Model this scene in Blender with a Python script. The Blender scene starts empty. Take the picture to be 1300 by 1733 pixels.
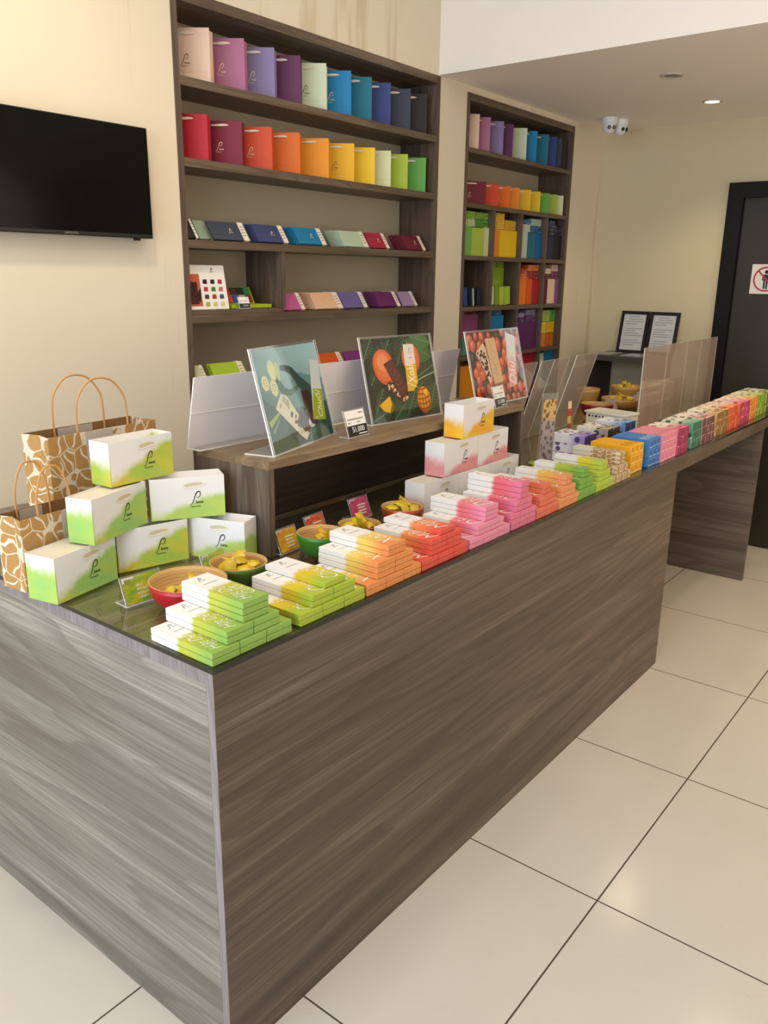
import bpy, math, random
from mathutils import Vector, Matrix
rnd = random.Random(7)
SC = bpy.context.scene
COL = SC.collection
PI = math.pi
# ------------------------------------------------------------------ dimensions (metres)
H = 0.9188            # counter top (wood)
ZT = H + 0.010        # glass top surface
W = 1.3255            # front plane of the shelf wall
B = 4.4253            # back wall
ZS = 2.5014           # low ceiling
S = 2.5616            # soffit face
ZR = 1.1748           # riser top
L1 = 2.44
L2 = 3.75

# ------------------------------------------------------------------ helpers: colours, nodes, materials
def lin(c):
    c = c / 255.0
    return c / 12.92 if c <= 0.04045 else ((c + 0.055) / 1.055) ** 2.4
def rgb(h):
    h = h.lstrip('#')
    return (lin(int(h[0:2], 16)), lin(int(h[2:4], 16)), lin(int(h[4:6], 16)), 1.0)
def shade(c, f):
    return (c[0] * f, c[1] * f, c[2] * f, 1.0)

class NT:
    def __init__(s, name):
        s.m = bpy.data.materials.new(name); s.m.use_nodes = True
        s.t = s.m.node_tree; s.t.nodes.clear()
        s.out = s.t.nodes.new('ShaderNodeOutputMaterial')
    def n(s, typ, **kw):
        nd = s.t.nodes.new('ShaderNode' + typ)
        for k, v in kw.items():
            if k.startswith('i_'):
                key = k[2:]
                key = int(key) if key.isdigit() else key.replace('_', ' ')
                s.put(nd.inputs[key], v)
            else:
                setattr(nd, k, v)
        return nd
    def put(s, sock, v):
        if isinstance(v, bpy.types.NodeSocket): s.t.links.new(v, sock)
        else: sock.default_value = v
    def math(s, op, a, b=0.0, c=0.0):
        nd = s.t.nodes.new('ShaderNodeMath'); nd.operation = op
        s.put(nd.inputs[0], a); s.put(nd.inputs[1], b); s.put(nd.inputs[2], c)
        return nd.outputs[0]
    def mix(s, f, a, b):
        nd = s.t.nodes.new('ShaderNodeMix'); nd.data_type = 'RGBA'
        s.put(nd.inputs[0], f); s.put(nd.inputs[6], a); s.put(nd.inputs[7], b)
        return nd.outputs[2]
    def ramp(s, f, *stops):
        nd = s.t.nodes.new('ShaderNodeValToRGB'); e = nd.color_ramp.elements
        while len(e) < len(stops): e.new(0.5)
        for el, (p, c) in zip(e, stops): el.position = p; el.color = c
        s.put(nd.inputs[0], f); return nd.outputs[0]
    def smooth(s, x, lo, hi):
        nd = s.t.nodes.new('ShaderNodeMapRange'); nd.interpolation_type = 'SMOOTHSTEP'
        s.put(nd.inputs[0], x); s.put(nd.inputs[1], lo); s.put(nd.inputs[2], hi)
        return nd.outputs[0]
    def coord(s, kind='Object'):
        return s.n('TexCoord').outputs[kind]
    def map(s, vec, scale=(1, 1, 1), loc=(0, 0, 0), rot=(0, 0, 0)):
        nd = s.n('Mapping'); s.put(nd.inputs[0], vec)
        nd.inputs['Scale'].default_value = scale; nd.inputs['Location'].default_value = loc
        nd.inputs['Rotation'].default_value = rot
        return nd.outputs[0]
    def noise(s, vec, scale=5.0, detail=2.0, rough=0.5, dist=0.0):
        nd = s.n('TexNoise'); s.put(nd.inputs['Vector'], vec)
        nd.inputs['Scale'].default_value = scale; nd.inputs['Detail'].default_value = detail
        nd.inputs['Roughness'].default_value = rough; nd.inputs['Distortion'].default_value = dist
        return nd.outputs[0]
    def fres(s, ior):
        bf = s.n('NewGeometry').outputs['Backfacing']
        v = s.math('ADD', ior, s.math('MULTIPLY', bf, 1.0 / ior - ior))
        fr = s.n('Fresnel'); s.put(fr.inputs['IOR'], v); return fr.outputs[0]
    def sep(s, vec):
        nd = s.n('SeparateXYZ'); s.put(nd.inputs[0], vec); return nd.outputs
    def principled(s, col, rough=0.5, spec=0.5, bump=None, bump_d=0.1, bump_dist=0.002, **kw):
        b = s.n('BsdfPrincipled')
        s.put(b.inputs['Base Color'], col); s.put(b.inputs['Roughness'], rough)
        s.put(b.inputs['Specular IOR Level'], spec)
        for k, v in kw.items(): s.put(b.inputs[k.replace('_', ' ')], v)
        if bump is not None:
            bn = s.n('Bump'); s.put(bn.inputs['Height'], bump); bn.inputs['Strength'].default_value = bump_d
            bn.inputs['Distance'].default_value = bump_dist
            s.t.links.new(bn.outputs[0], b.inputs['Normal'])
        s.t.links.new(b.outputs[0], s.out.inputs[0])
        return b

_plain = {}
def plain(h, rough=0.55, spec=0.4, var=0.06, metal=0.0):
    key = (h, rough, spec, var, metal)
    if key in _plain: return _plain[key]
    t = NT('paint_' + h.strip('#')); c = rgb(h)
    if var:
        n = t.noise(t.coord(), 9.0, 3.0)
        col = t.mix(n, shade(c, 1 - var), shade(c, 1 + var))
    else:
        col = c
    t.principled(col, rough, spec, Metallic=metal)
    _plain[key] = t.m
    return t.m

def wood(name, axis, dark, mid, light, scale=1.0, rough=0.42, spec=0.35, off=0.0):
    t = NT(name); co = t.coord()
    al, ac = .42 * scale, 5.0 * scale
    sc = [ac, ac, ac]; sc['XYZ'.index(axis)] = al
    v = t.map(co, tuple(sc), (off, off * 1.7, off * .6))
    big = t.noise(v, 0.9, 2.0, 0.42, 0.5)
    ring = t.math('FRACT', t.math('MULTIPLY', big, 15.0))
    ringl = t.smooth(ring, 0.0, 0.55)          # dark at each growth line, fading out
    ringl = t.math('MULTIPLY', ringl, t.smooth(ring, 1.0, .96))
    fs = [110 * scale] * 3; fs['XYZ'.index(axis)] = 2.2 * scale
    fine = t.noise(t.map(co, tuple(fs)), 1.6, 4.0, 0.65)
    bs = [13 * scale] * 3; bs['XYZ'.index(axis)] = .45 * scale
    band = t.noise(t.map(co, tuple(bs), (off, 0, off)), 1.2, 2.0, 0.55)
    base = t.ramp(band, (0.30, rgb(dark)), (0.5, rgb(mid)), (0.72, rgb(light)))
    base = t.mix(t.math('MULTIPLY', t.math('SUBTRACT', 1.0, ringl), 0.42), base, shade(rgb(dark), .55))
    k = t.smooth(fine, 0.36, 0.66)
    base = t.mix(t.math('MULTIPLY', t.math('SUBTRACT', 1.0, k), 0.55), base, shade(rgb(dark), .72))
    t.principled(base, rough, spec, bump=fine, bump_d=0.12, bump_dist=0.001)
    return t.m

WD = ('#5a4b40', '#74655a', '#8c7d71')
M_woodX = wood('grey_wood_laminate_x', 'X', *WD)
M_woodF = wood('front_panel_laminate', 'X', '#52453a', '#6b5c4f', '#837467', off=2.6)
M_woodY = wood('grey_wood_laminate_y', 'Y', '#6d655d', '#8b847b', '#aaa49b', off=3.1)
M_woodZ = wood('grey_wood_laminate_z', 'Z', *WD, scale=1.6, off=1.3)
M_woodSX = wood('shelf_wood_x', 'X', '#5b4a3b', '#6d5b4a', '#7d6b58', scale=1.8, off=.7)
M_woodSZ = wood('shelf_wood_z', 'Z', '#55453a', '#665548', '#766456', scale=2.2, off=2.2)
M_edge = wood('board_edge_strip', 'Z', '#82797a', '#8f8686', '#9a9192', scale=2.5, off=5)
M_dark = plain('#2a201a', .6, .3)

def wall_mat(name, c1, c2, streak=0.0):
    t = NT(name); co = t.coord()
    n = t.noise(co, 1.3, 4.0, 0.6)
    col = t.mix(n, rgb(c1), rgb(c2))
    if streak:
        st = t.noise(t.map(co, (7.0, 1.0, .55)), 1.0, 5.0, .65)
        k = t.smooth(st, 0.56, 0.70)
        col = t.mix(t.math('MULTIPLY', k, streak), col, rgb('#b49b70'))
    f = t.noise(co, 60.0, 4.0, .6)
    t.principled(col, 0.7, 0.25, bump=f, bump_d=0.08, bump_dist=0.001)
    return t.m
M_wall = wall_mat('cream_wall_paint', '#e1d5c0', '#d9ccb4', .50)
M_wallB = wall_mat('cream_back_wall_paint', '#d2c5a6', '#c9ba98', .30)
M_ceil = wall_mat('off_white_ceiling_paint', '#f3e9e2', '#eee3da')
M_beam = wall_mat('white_beam_paint', '#efe8e0', '#eae2d9')
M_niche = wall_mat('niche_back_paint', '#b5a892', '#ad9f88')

def floor_mat():
    t = NT('cream_floor_tiles'); co = t.coord(); x, y, z = t.sep(co)
    def line(c, o):
        f = t.math('FRACT', t.math('DIVIDE', t.math('ADD', c, o), 0.72))
        d = t.math('MINIMUM', f, t.math('SUBTRACT', 1.0, f))
        return t.smooth(d, 0.0022, 0.0040)
    g = t.math('MINIMUM', line(x, -0.9416 + 7.2), line(y, 0.4038 + 7.2))
    n = t.noise(co, 1.6, 4.0, .6)
    n2 = t.noise(co, 14.0, 5.0, .7)
    col = t.mix(n, rgb('#d9d3c9'), rgb('#ccc5bb'))
    col = t.mix(t.math('MULTIPLY', t.smooth(n2, .60, .75), .25), col, rgb('#c4b399'))
    col = t.mix(g, rgb('#4a4036'), col)
    rough = t.mix(g, (.8, .8, .8, 1), (.17, .17, .17, 1))
    t.principled(col, rough, 0.5, bump=g, bump_d=.4, bump_dist=.002)
    return t.m

def acrylic(name, tint, fac, rough=.05):
    t = NT(name)
    tr = t.n('BsdfTransparent', i_Color=(0.97, 0.97, 0.97, 1))
    df = t.n('BsdfDiffuse', i_Color=rgb(tint))
    mx = t.n('MixShader', i_0=fac); t.put(mx.inputs[1], tr.outputs[0]); t.put(mx.inputs[2], df.outputs[0])
    gl = t.n('BsdfGlossy', i_Roughness=rough, i_Color=(1, 1, 1, 1))
    m2 = t.n('MixShader'); t.put(m2.inputs[0], t.fres(1.45)); t.put(m2.inputs[1], mx.outputs[0]); t.put(m2.inputs[2], gl.outputs[0])
    t.put(t.out.inputs[0], m2.outputs[0])
    return t.m
M_guard = acrylic('lavender_reflection_acrylic', '#f2e9ec', .94, .12)  # lavender reflection of the bright exterior put into the sheet's colour
M_guard2 = acrylic('hazy_acrylic_sheet', '#b9ada1', .42, .05)
M_guardR = acrylic('smoky_acrylic_panel', '#c0aa9c', .46, .05)
M_clear = acrylic('clear_acrylic', '#d9dcd8', .10, .02)
M_acedge = plain('#efe9df', .3, .5, 0)

def glass_top_mat():
    t = NT('tinted_counter_glass')
    tr = t.n('BsdfTransparent', i_Color=(0.88, 0.88, 0.79, 1))
    gl = t.n('BsdfGlossy', i_Roughness=.02, i_Color=(1, 1, 1, 1))
    mx = t.n('MixShader'); t.put(mx.inputs[0], t.fres(1.5)); t.put(mx.inputs[1], tr.outputs[0]); t.put(mx.inputs[2], gl.outputs[0])
    t.put(t.out.inputs[0], mx.outputs[0]); return t.m
M_glass = glass_top_mat()
M_glassedge = plain('#141a15', .15, .6, 0)

def bar_mat(name, cmid, cend, split=.60):
    """white rear half running into a watercolour front half, along the bar"""
    t = NT(name); g = t.coord('Generated'); x, y, z = t.sep(g)
    n = t.noise(t.map(g, (2.0, 1.2, .5)), 2.2, 3.0, .55)
    yy = t.math('ADD', y, t.math('MULTIPLY', t.math('SUBTRACT', n, .5), .16))
    k = t.smooth(yy, split + .045, split - .045)
    k2 = t.smooth(yy, split - .10, .06)
    col = t.mix(k2, rgb(cmid), rgb(cend))
    n2 = t.noise(t.map(g, (3, 3, 1)), 2.0, 3.0, .6)
    col = t.mix(t.math('MULTIPLY', t.smooth(n2, .5, .7), .35), col, rgb(cmid))
    col = t.mix(k, rgb('#e6e3e0'), col)
    t.principled(col, .5, .4)
    return t.m

def dot_mat(name, main, darkc, base='#efe9da', endc=None):
    """pale box running to its main colour at the front, scattered with ovals; solid dark end"""
    t = NT(name); g = t.coord('Generated'); x, y, z = t.sep(g)
    o = t.coord('Object')
    k = t.smooth(y, .62, .10)
    col = t.mix(k, rgb(base), rgb(main))
    oi = t.n('ObjectInfo').outputs['Random']
    add = t.n('VectorMath', operation='ADD'); t.put(add.inputs[0], o)
    cv = t.n('CombineXYZ'); t.put(cv.inputs[1], t.math('MULTIPLY', oi, 3.0)); t.put(add.inputs[1], cv.outputs[0])
    vo = t.n('TexVoronoi', feature='F1'); t.put(vo.inputs['Vector'], t.map(add.outputs[0], (34, 34, 34)))
    vo.inputs['Scale'].default_value = 1.0; vo.inputs['Randomness'].default_value = .75
    d = t.smooth(vo.outputs['Distance'], .43, .37)
    rr = t.sep(vo.outputs['Color'])[0]
    dc = t.mix(t.smooth(rr, .45, .55), rgb(darkc), t.mix(.5, rgb(main), rgb(base)))
    col = t.mix(t.math('MULTIPLY', d, .9), col, dc)
    end = t.smooth(t.sep(t.n('NewGeometry').outputs['Normal'])[1], -.85, -.95)
    e2 = t.mix(t.smooth(t.noise(t.map(g, (5, 1, 3)), 2.5, 3), .55, .68), rgb(endc or darkc), shade(rgb(main), .9))
    col = t.mix(end, col, e2)
    t.principled(col, .45, .4)
    return t.m

def carton_mat(name, main, darkc, light, top):
    """plain coloured cartons with printed windows on the front end"""
    t = NT(name); g = t.coord('Generated'); x, y, z = t.sep(g)
    nz = t.sep(t.n('NewGeometry').outputs['Normal'])
    fx = t.math('MULTIPLY', t.math('LESS_THAN', t.math('ABSOLUTE', t.math('SUBTRACT', x, .5)), .34),
                t.math('LESS_THAN', t.math('ABSOLUTE', t.math('SUBTRACT', z, .56)), .26))
    lx = t.math('MULTIPLY', t.math('LESS_THAN', t.math('ABSOLUTE', t.math('SUBTRACT', x, .5)), .34),
                t.math('LESS_THAN', t.math('ABSOLUTE', t.math('SUBTRACT', z, .18)), .06))
    n = t.noise(t.map(g, (7, 2, 7)), 2.0, 3.0)
    fc = t.mix(fx, rgb(main), t.mix(t.smooth(n, .45, .6), rgb(darkc), rgb(main)))
    fc = t.mix(t.math('MULTIPLY', lx, t.smooth(t.noise(t.map(g, (30, 1, 3)), 2, 2), .45, .55)), fc, rgb(light))
    bl = t.math('MULTIPLY', t.math('LESS_THAN', t.math('ABSOLUTE', t.math('SUBTRACT', y, .22)), .11),
                t.math('LESS_THAN', t.math('ABSOLUTE', t.math('SUBTRACT', x, .5)), .3))
    tc = t.mix(bl, rgb(main), t.mix(t.smooth(t.noise(t.map(g, (6, 12, 1)), 2, 2), .4, .6), rgb(top), rgb(main)))
    col = t.mix(t.smooth(nz[1], -.85, -.95), t.mix(t.smooth(nz[2], .8, .9), rgb(main), tc), fc)
    t.principled(col, .45, .4)
    return t.m

def kraft_mat(name, k1, k2, line, scale):
    t = NT(name); co = t.coord()
    v = t.map(co, (scale, scale, scale))
    n = t.n('TexNoise'); t.put(n.inputs['Vector'], v); n.inputs['Scale'].default_value = .8
    nv = t.n('VectorMath', operation='ADD'); t.put(nv.inputs[0], v)
    sc = t.n('VectorMath', operation='SCALE'); t.put(sc.inputs[0], n.outputs[1]); sc.inputs[3].default_value = .35
    t.put(nv.inputs[1], sc.outputs[0])
    vo = t.n('TexVoronoi', feature='DISTANCE_TO_EDGE'); t.put(vo.inputs['Vector'], nv.outputs[0]); vo.inputs['Scale'].default_value = 1.0
    vf = t.n('TexVoronoi', feature='F1'); t.put(vf.inputs['Vector'], nv.outputs[0]); vf.inputs['Scale'].default_value = 1.0
    vo.inputs['Randomness'].default_value = .8; vf.inputs['Randomness'].default_value = .8
    edge = t.math('MAXIMUM', t.smooth(vo.outputs['Distance'], .035, .02), t.smooth(vf.outputs['Distance'], .64, .67))
    # centre crease of each bean, direction picked per bean
    cx, cy, cz = t.sep(vf.outputs['Position']); px, py, pz = t.sep(nv.outputs[0])
    cr, cg, cb = t.sep(vf.outputs['Color'])
    ang = t.math('MULTIPLY', cr, 3.1416)
    hx = t.math('ADD', t.math('SUBTRACT', px, cx), t.math('SUBTRACT', py, cy)); hz = t.math('SUBTRACT', pz, cz)
    u = t.math('ADD', t.math('MULTIPLY', hx, t.math('COSINE', ang)), t.math('MULTIPLY', hz, t.math('SINE', ang)))
    w = t.math('SUBTRACT', t.math('MULTIPLY', hz, t.math('COSINE', ang)), t.math('MULTIPLY', hx, t.math('SINE', ang)))
    u = t.math('ADD', u, t.math('MULTIPLY', t.math('SINE', t.math('MULTIPLY', w, 6.0)), .10))
    cre = t.math('MULTIPLY', t.smooth(t.math('ABSOLUTE', u), .065, .045), t.smooth(vo.outputs['Distance'], .07, .11))
    f = t.math('MAXIMUM', edge, cre)
    fib = t.noise(t.map(co, (30, 30, 120)), 2.0, 3.0)
    base = t.mix(fib, rgb(k1), rgb(k2))
    col = t.mix(f, base, rgb(line))
    t.principled(col, .75, .2)
    return t.m

def lime_bag_mat(name, cA, cB, cC, lo=.35, slope=.9, side_h=.052):
    """white bag with a watercolour wash rising to one side"""
    t = NT(name); o = t.coord('Object'); x, y, z = t.sep(o)
    n = t.noise(t.map(o, (14, 14, 14)), 1.0, 3.0, .55)
    # height of the wash as a function of x (object space: width .18, height .104)
    side = t.smooth(t.math('ABSOLUTE', t.sep(t.n('NewGeometry').outputs['Normal'])[0]), .5, .9)
    hgt = t.math('ADD', t.math('MULTIPLY', x, slope * .5), -.022 + lo * .02)
    hgt = t.math('ADD', hgt, t.math('MULTIPLY', t.math('SUBTRACT', n, .5), .07))
    d = t.math('SUBTRACT', hgt, t.math('SUBTRACT', z, .03))
    k = t.smooth(d, -.012, .016)
    hs = t.math('ADD', side_h, t.math('MULTIPLY', t.math('SUBTRACT', n, .5), .10))
    ks = t.smooth(t.math('SUBTRACT', hs, z), -.02, .025)
    lx = t.smooth(x, .005, .0)
    k = t.mix(t.math('MULTIPLY', lx, 1.0), k, ks)
    n2 = t.noise(t.map(o, (11, 11, 18), (4, 1, 2)), 1.0, 4.0, .6)
    col = t.ramp(n2, (.34, rgb(cA)), (.52, rgb(cB)), (.66, rgb(cC)))
    col = t.mix(k, rgb('#e6e3e1'), col)
    t.principled(col, .55, .35)
    return t.m

# ------------------------------------------------------------------ helpers: meshes
class MB:
    def __init__(s): s.v = []; s.f = []; s.m = []
    def vert(s, *ps):
        i = len(s.v); s.v += [tuple(p) for p in ps]; return i
    def face(s, idx, m=0): s.f.append(tuple(idx)); s.m.append(m)
    def poly(s, pts, m=0):
        i = s.vert(*pts); s.face(range(i, i + len(pts)), m)
    def box(s, x0, x1, y0, y1, z0, z1, m=0, mats=None):
        i = s.vert((x0, y0, z0), (x1, y0, z0), (x1, y1, z0), (x0, y1, z0), (x0, y0, z1), (x1, y0, z1), (x1, y1, z1), (x0, y1, z1))
        q = ((0, 3, 2, 1), (4, 5, 6, 7), (0, 1, 5, 4), (1, 2, 6, 5), (2, 3, 7, 6), (3, 0, 4, 7))  # -z +z -y +x +y -x
        for k, f in enumerate(q): s.face([i + a for a in f], mats[k] if mats else m)
    def obox(s, o, ex, ey, ez, m=0, mats=None):
        o, ex, ey, ez = map(Vector, (o, ex, ey, ez))
        p = [o, o + ex, o + ex + ey, o + ey]; p = p + [a + ez for a in p]
        i = s.vert(*p)
        q = ((0, 3, 2, 1), (4, 5, 6, 7), (0, 1, 5, 4), (1, 2, 6, 5), (2, 3, 7, 6), (3, 0, 4, 7))
        for k, f in enumerate(q): s.face([i + a for a in f], mats[k] if mats else m)
    def lathe(s, prof, n=40, ms=None, c=(0, 0, 0)):
        base = len(s.v)
        for r, z in prof:
            for k in range(n):
                a = 2 * PI * k / n; s.v.append((c[0] + r * math.cos(a), c[1] + r * math.sin(a), c[2] + z))
        for j in range(len(prof) - 1):
            for k in range(n):
                a = base + j * n + k; b = base + j * n + (k + 1) % n
                s.face((a, b, b + n, a + n), ms[j] if ms else 0)
        s.face([base + k for k in range(n)][::-1], ms[0] if ms else 0)
        e = base + (len(prof) - 1) * n
        s.face([e + k for k in range(n)], ms[-1] if ms else 0)
    def tube(s, path, r, n=8, m=0, closed=False):
        P = [Vector(p) for p in path]; base = len(s.v); up = Vector((0.13, 0.21, 1)).normalized()
        for i, p in enumerate(P):
            t = (P[min(i + 1, len(P) - 1)] - P[max(i - 1, 0)]).normalized()
            a = t.cross(up)
            if a.length < .1: a = t.cross(Vector((1, 0, 0)))
            a.normalize(); b = t.cross(a)
            for k in range(n):
                q = 2 * PI * k / n; s.v.append(tuple(p + a * r * math.cos(q) + b * r * math.sin(q)))
        for i in range(len(P) - 1):
            for k in range(n):
                a = base + i * n + k; b = base + i * n + (k + 1) % n
                s.face((a, a + n, b + n, b), m)
        s.face([base + k for k in range(n)], m); e = base + (len(P) - 1) * n
        s.face([e + k for k in range(n)][::-1], m)
    def add(s, other, M, m=0):
        i = len(s.v)
        s.v += [tuple(M @ Vector(p)) for p in other[0]]
        for f in other[1]: s.face([i + a for a in f], m)
    def mesh(s, name, mats, smooth=False):
        me = bpy.data.meshes.new(name); me.from_pydata(s.v, [], s.f)
        for mt in mats: me.materials.append(mt)
        me.polygons.foreach_set('material_index', s.m)
        if smooth: me.polygons.foreach_set('use_smooth', [True] * len(s.f))
        me.update(); return me
    def build(s, name, mats, parent=None, loc=(0, 0, 0), rot=(0, 0, 0), smooth=False, bevel=0.0):
        if not isinstance(mats, (list, tuple)): mats = [mats]
        o = bpy.data.objects.new(name, s.mesh(name, mats, smooth)); COL.objects.link(o)
        o.location = loc; o.rotation_euler = rot
        if parent: o.parent = parent
        if bevel:
            b = o.modifiers.new('b', 'BEVEL'); b.width = bevel; b.segments = 2; b.limit_method = 'ANGLE'
        if smooth:
            try: o.data.set_sharp_from_angle(angle=math.radians(40))
            except Exception: pass
        return o

def tag(o, label=None, cat=None, group=None, kind=None):
    if label: o['label'] = label
    if cat: o['category'] = cat
    if group: o['group'] = group
    if kind: o['kind'] = kind
    return o
def empty(name, loc, label, cat, rz=0.0, group=None):
    o = bpy.data.objects.new(name, None); COL.objects.link(o)
    o.location = loc; o.rotation_euler = (0, 0, rz); o.empty_display_size = .05
    return tag(o, label, cat, group)
def inst(name, me, parent=None, loc=(0, 0, 0), rot=(0, 0, 0)):
    o = bpy.data.objects.new(name, me); COL.objects.link(o); o.location = loc; o.rotation_euler = rot
    if parent: o.parent = parent
    return o
def struct(name, mb, mats, **kw):
    o = mb.build(name, mats, **kw); o['kind'] = 'structure'; return o

_txt = {}
def text_geo(s, size=1.0, shear=0.0, bold=0.0, align='CENTER'):
    key = (s, size, shear, bold, align)
    if key in _txt: return _txt[key]
    c = bpy.data.curves.new('t', 'FONT'); c.body = s; c.size = size; c.shear = shear; c.offset = bold
    c.resolution_u = 2; c.align_x = align; c.align_y = 'CENTER'; c.space_line = .8
    o = bpy.data.objects.new('t', c); COL.objects.link(o)
    bpy.context.view_layer.update()
    me = bpy.data.meshes.new_from_object(o.evaluated_get(bpy.context.evaluated_depsgraph_get()))
    r = ([tuple(v.co) for v in me.vertices], [tuple(p.vertices) for p in me.polygons])
    bpy.data.objects.remove(o); bpy.data.curves.remove(c); bpy.data.meshes.remove(me)
    _txt[key] = r
    return r
def geo_bounds(g):
    xs = [p[0] for p in g[0]]; ys = [p[1] for p in g[0]]
    return min(xs), max(xs), min(ys), max(ys)

def catmull(pts, k=6):
    out = []
    for i in range(len(pts) - 1):
        p0, p1, p2, p3 = pts[max(i - 1, 0)], pts[i], pts[i + 1], pts[min(i + 2, len(pts) - 1)]
        for j in range(k):
            t = j / k
            out.append(tuple(.5 * ((2 * b) + (-a + c) * t + (2 * a - 5 * b + 4 * c - d) * t * t + (-a + 3 * b - 3 * c + d) * t ** 3)
                             for a, b, c, d in zip(p0, p1, p2, p3)))
    out.append(tuple(pts[-1])); return out
def stroke_geo(pts, w0, w1=None, wm=None):
    """flat ribbon along a 2d path with varying width"""
    w1 = w0 if w1 is None else w1; wm = (w0 + w1) / 2 if wm is None else wm
    v = []; f = []
    n = len(pts)
    for i, p in enumerate(pts):
        a = pts[max(i - 1, 0)]; b = pts[min(i + 1, n - 1)]
        dx, dy = b[0] - a[0], b[1] - a[1]; l = math.hypot(dx, dy) or 1
        t = i / (n - 1); w = (w0 * (1 - t) ** 2 + wm * 2 * 2 * t * (1 - t) * .5 * 2 * .5 + w1 * t * t) if False else (w0 + (wm - w0) * t * 2 if t < .5 else wm + (w1 - wm) * (t - .5) * 2)
        nx, ny = -dy / l * w / 2, dx / l * w / 2
        v += [(p[0] + nx, p[1] + ny, 0), (p[0] - nx, p[1] - ny, 0)]
    for i in range(n - 1): f.append((2 * i, 2 * i + 1, 2 * i + 3, 2 * i + 2))
    return v, f
def merge_geo(*gs):
    v = []; f = []
    for g, (sx, sy, dx, dy, dz) in gs:
        o = len(v); v += [(p[0] * sx + dx, p[1] * sy + dy, p[2] + dz) for p in g[0]]
        f += [tuple(a + o for a in q) for q in g[1]]
    return v, f
# shop emblem: a swashed script P, small letters after its foot and a line of capitals under it (height about 1)
_P = catmull([(-.46, -.40), (-.36, -.42), (-.22, -.28), (-.10, .02), (.0, .30), (.12, .50), (.28, .54), (.36, .40), (.30, .20), (.16, .10), (.06, .14)], 5)
LOGO = merge_geo((stroke_geo(_P, .02, .03, .085), (1, 1, 0, 0, 0)),
                 (text_geo('heva', .30, .15, .006), (1, 1, .26, -.24, 0)),
                 (text_geo('CHOCOLATE', .115, 0, .003), (1, 1, -.02, -.56, 0)))
MINILOGO = merge_geo((stroke_geo(_P, .05, .06, .13), (1, 1, 0, 0, 0)), (text_geo('heva', .32, .15, .006), (1, 1, .30, -.24, 0)))

# plane mappers: put flat geometry on a face
def M_top(x, y, z, s=1.0, ang=0.0):
    return Matrix.Translation((x, y, z)) @ Matrix.Rotation(ang, 4, 'Z') @ Matrix.Scale(s, 4)
def M_front(x, y, z, s=1.0, ang=0.0):   # on a -y face, read from -y
    return Matrix.Translation((x, y, z)) @ Matrix.Rotation(PI / 2, 4, 'X') @ Matrix.Rotation(ang, 4, 'Z') @ Matrix.Scale(s, 4)
def M_left(x, y, z, s=1.0, ang=0.0):    # on a -x face, read from -x
    return Matrix.Translation((x, y, z)) @ Matrix.Rotation(-PI / 2, 4, 'Z') @ Matrix.Rotation(PI / 2, 4, 'X') @ Matrix.Rotation(ang, 4, 'Z') @ Matrix.Scale(s, 4)

M_ink = plain('#2a211c', .5, .3, 0)
M_white = plain('#f3efe8', .5, .35, 0)
M_cream = plain('#efe6cf', .55, .3, 0)
M_gold = plain('#e3cfae', .4, .4, 0)
M_black = plain('#111111', .45, .4, 0)
M_grey = plain('#8a8680', .5, .3, 0)
M_paper = plain('#ebe6e1', .6, .3, .02)

# ------------------------------------------------------------------ the setting
XL, XR, YR = -3.6, B, -4.4
UPZ = 3.3
N1 = (1.040, 2.572); N2 = (2.805, 3.975); NT1, NT2 = 2.498, 2.472; ND = .205
m = MB(); m.box(XL, XR + .15, YR, W + .35, -.12, 0); struct('floor', m, floor_mat())
m = MB(); wy = W + .30
m.box(XL, N1[0], W, wy, 0, UPZ)
m.box(N1[0], N1[1], W, wy, NT1, UPZ); m.box(N1[0], N1[1], W, wy, 0, .10)
m.box(N1[1], N2[0], W, wy, 0, UPZ)
m.box(N2[0], N2[1], W, wy, NT2, UPZ); m.box(N2[0], N2[1], W, wy, 0, .10)
m.box(N2[1], B + .15, W, wy, 0, UPZ)
m.box(N1[0], N1[1], W + ND + .02, wy, .10, NT1); m.box(N2[0], N2[1], W + ND + .02, wy, .10, NT2)
struct('wall_left', m, M_wall)
DY0, DY1, DZ = -.42, .5255, 2.158      # door opening in the back wall
m = MB(); m.box(B, B + .12, DY1, W, 0, UPZ); m.box(B, B + .12, DY0, DY1, DZ, UPZ); m.box(B, B + .12, YR, DY0, 0, UPZ)
struct('wall_back', m, M_wallB)
m = MB(); m.box(XL, B + .15, YR - .12, YR, 0, UPZ); struct('wall_right', m, M_wall)
m = MB(); m.box(S + .15, B, YR, W, ZS, ZS + .1); struct('ceiling', m, M_ceil)
m = MB(); m.box(XL, S, YR, W, UPZ, UPZ + .1); struct('ceiling', m, M_beam)
m = MB(); m.box(S, S + .15, YR, W, ZS, UPZ + .1, mats=[1, 0, 0, 0, 0, 0]); struct('trim_1', m, [M_beam, M_ceil])
# door of dark smoked glass in a black frame
m = MB(); m.box(B + .02, B + .05, DY0 + .08, DY1 - .088, 0.0, DZ - .085)
def door_mat():
    t = NT('smoked_door_glass'); co = t.coord(); z = t.sep(co)[2]
    n = t.noise(t.map(co, (1, 2, .6)), 1.5, 2.0)
    t.principled(t.mix(n, rgb('#2c2b22'), rgb('#3a3930')), .35, .25); return t.m
door = struct('door_1', m, door_mat())
m = MB(); m.box(B - .02, B + .08, DY1 - .088, DY1, 0, DZ); m.box(B - .02, B + .08, DY0, DY0 + .08, 0, DZ)
m.box(B - .02, B + .08, DY0 + .08, DY1 - .088, DZ - .085, DZ); m.build('door_frame', plain('#0d0d0c', .5, .2, 0), door)

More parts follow.
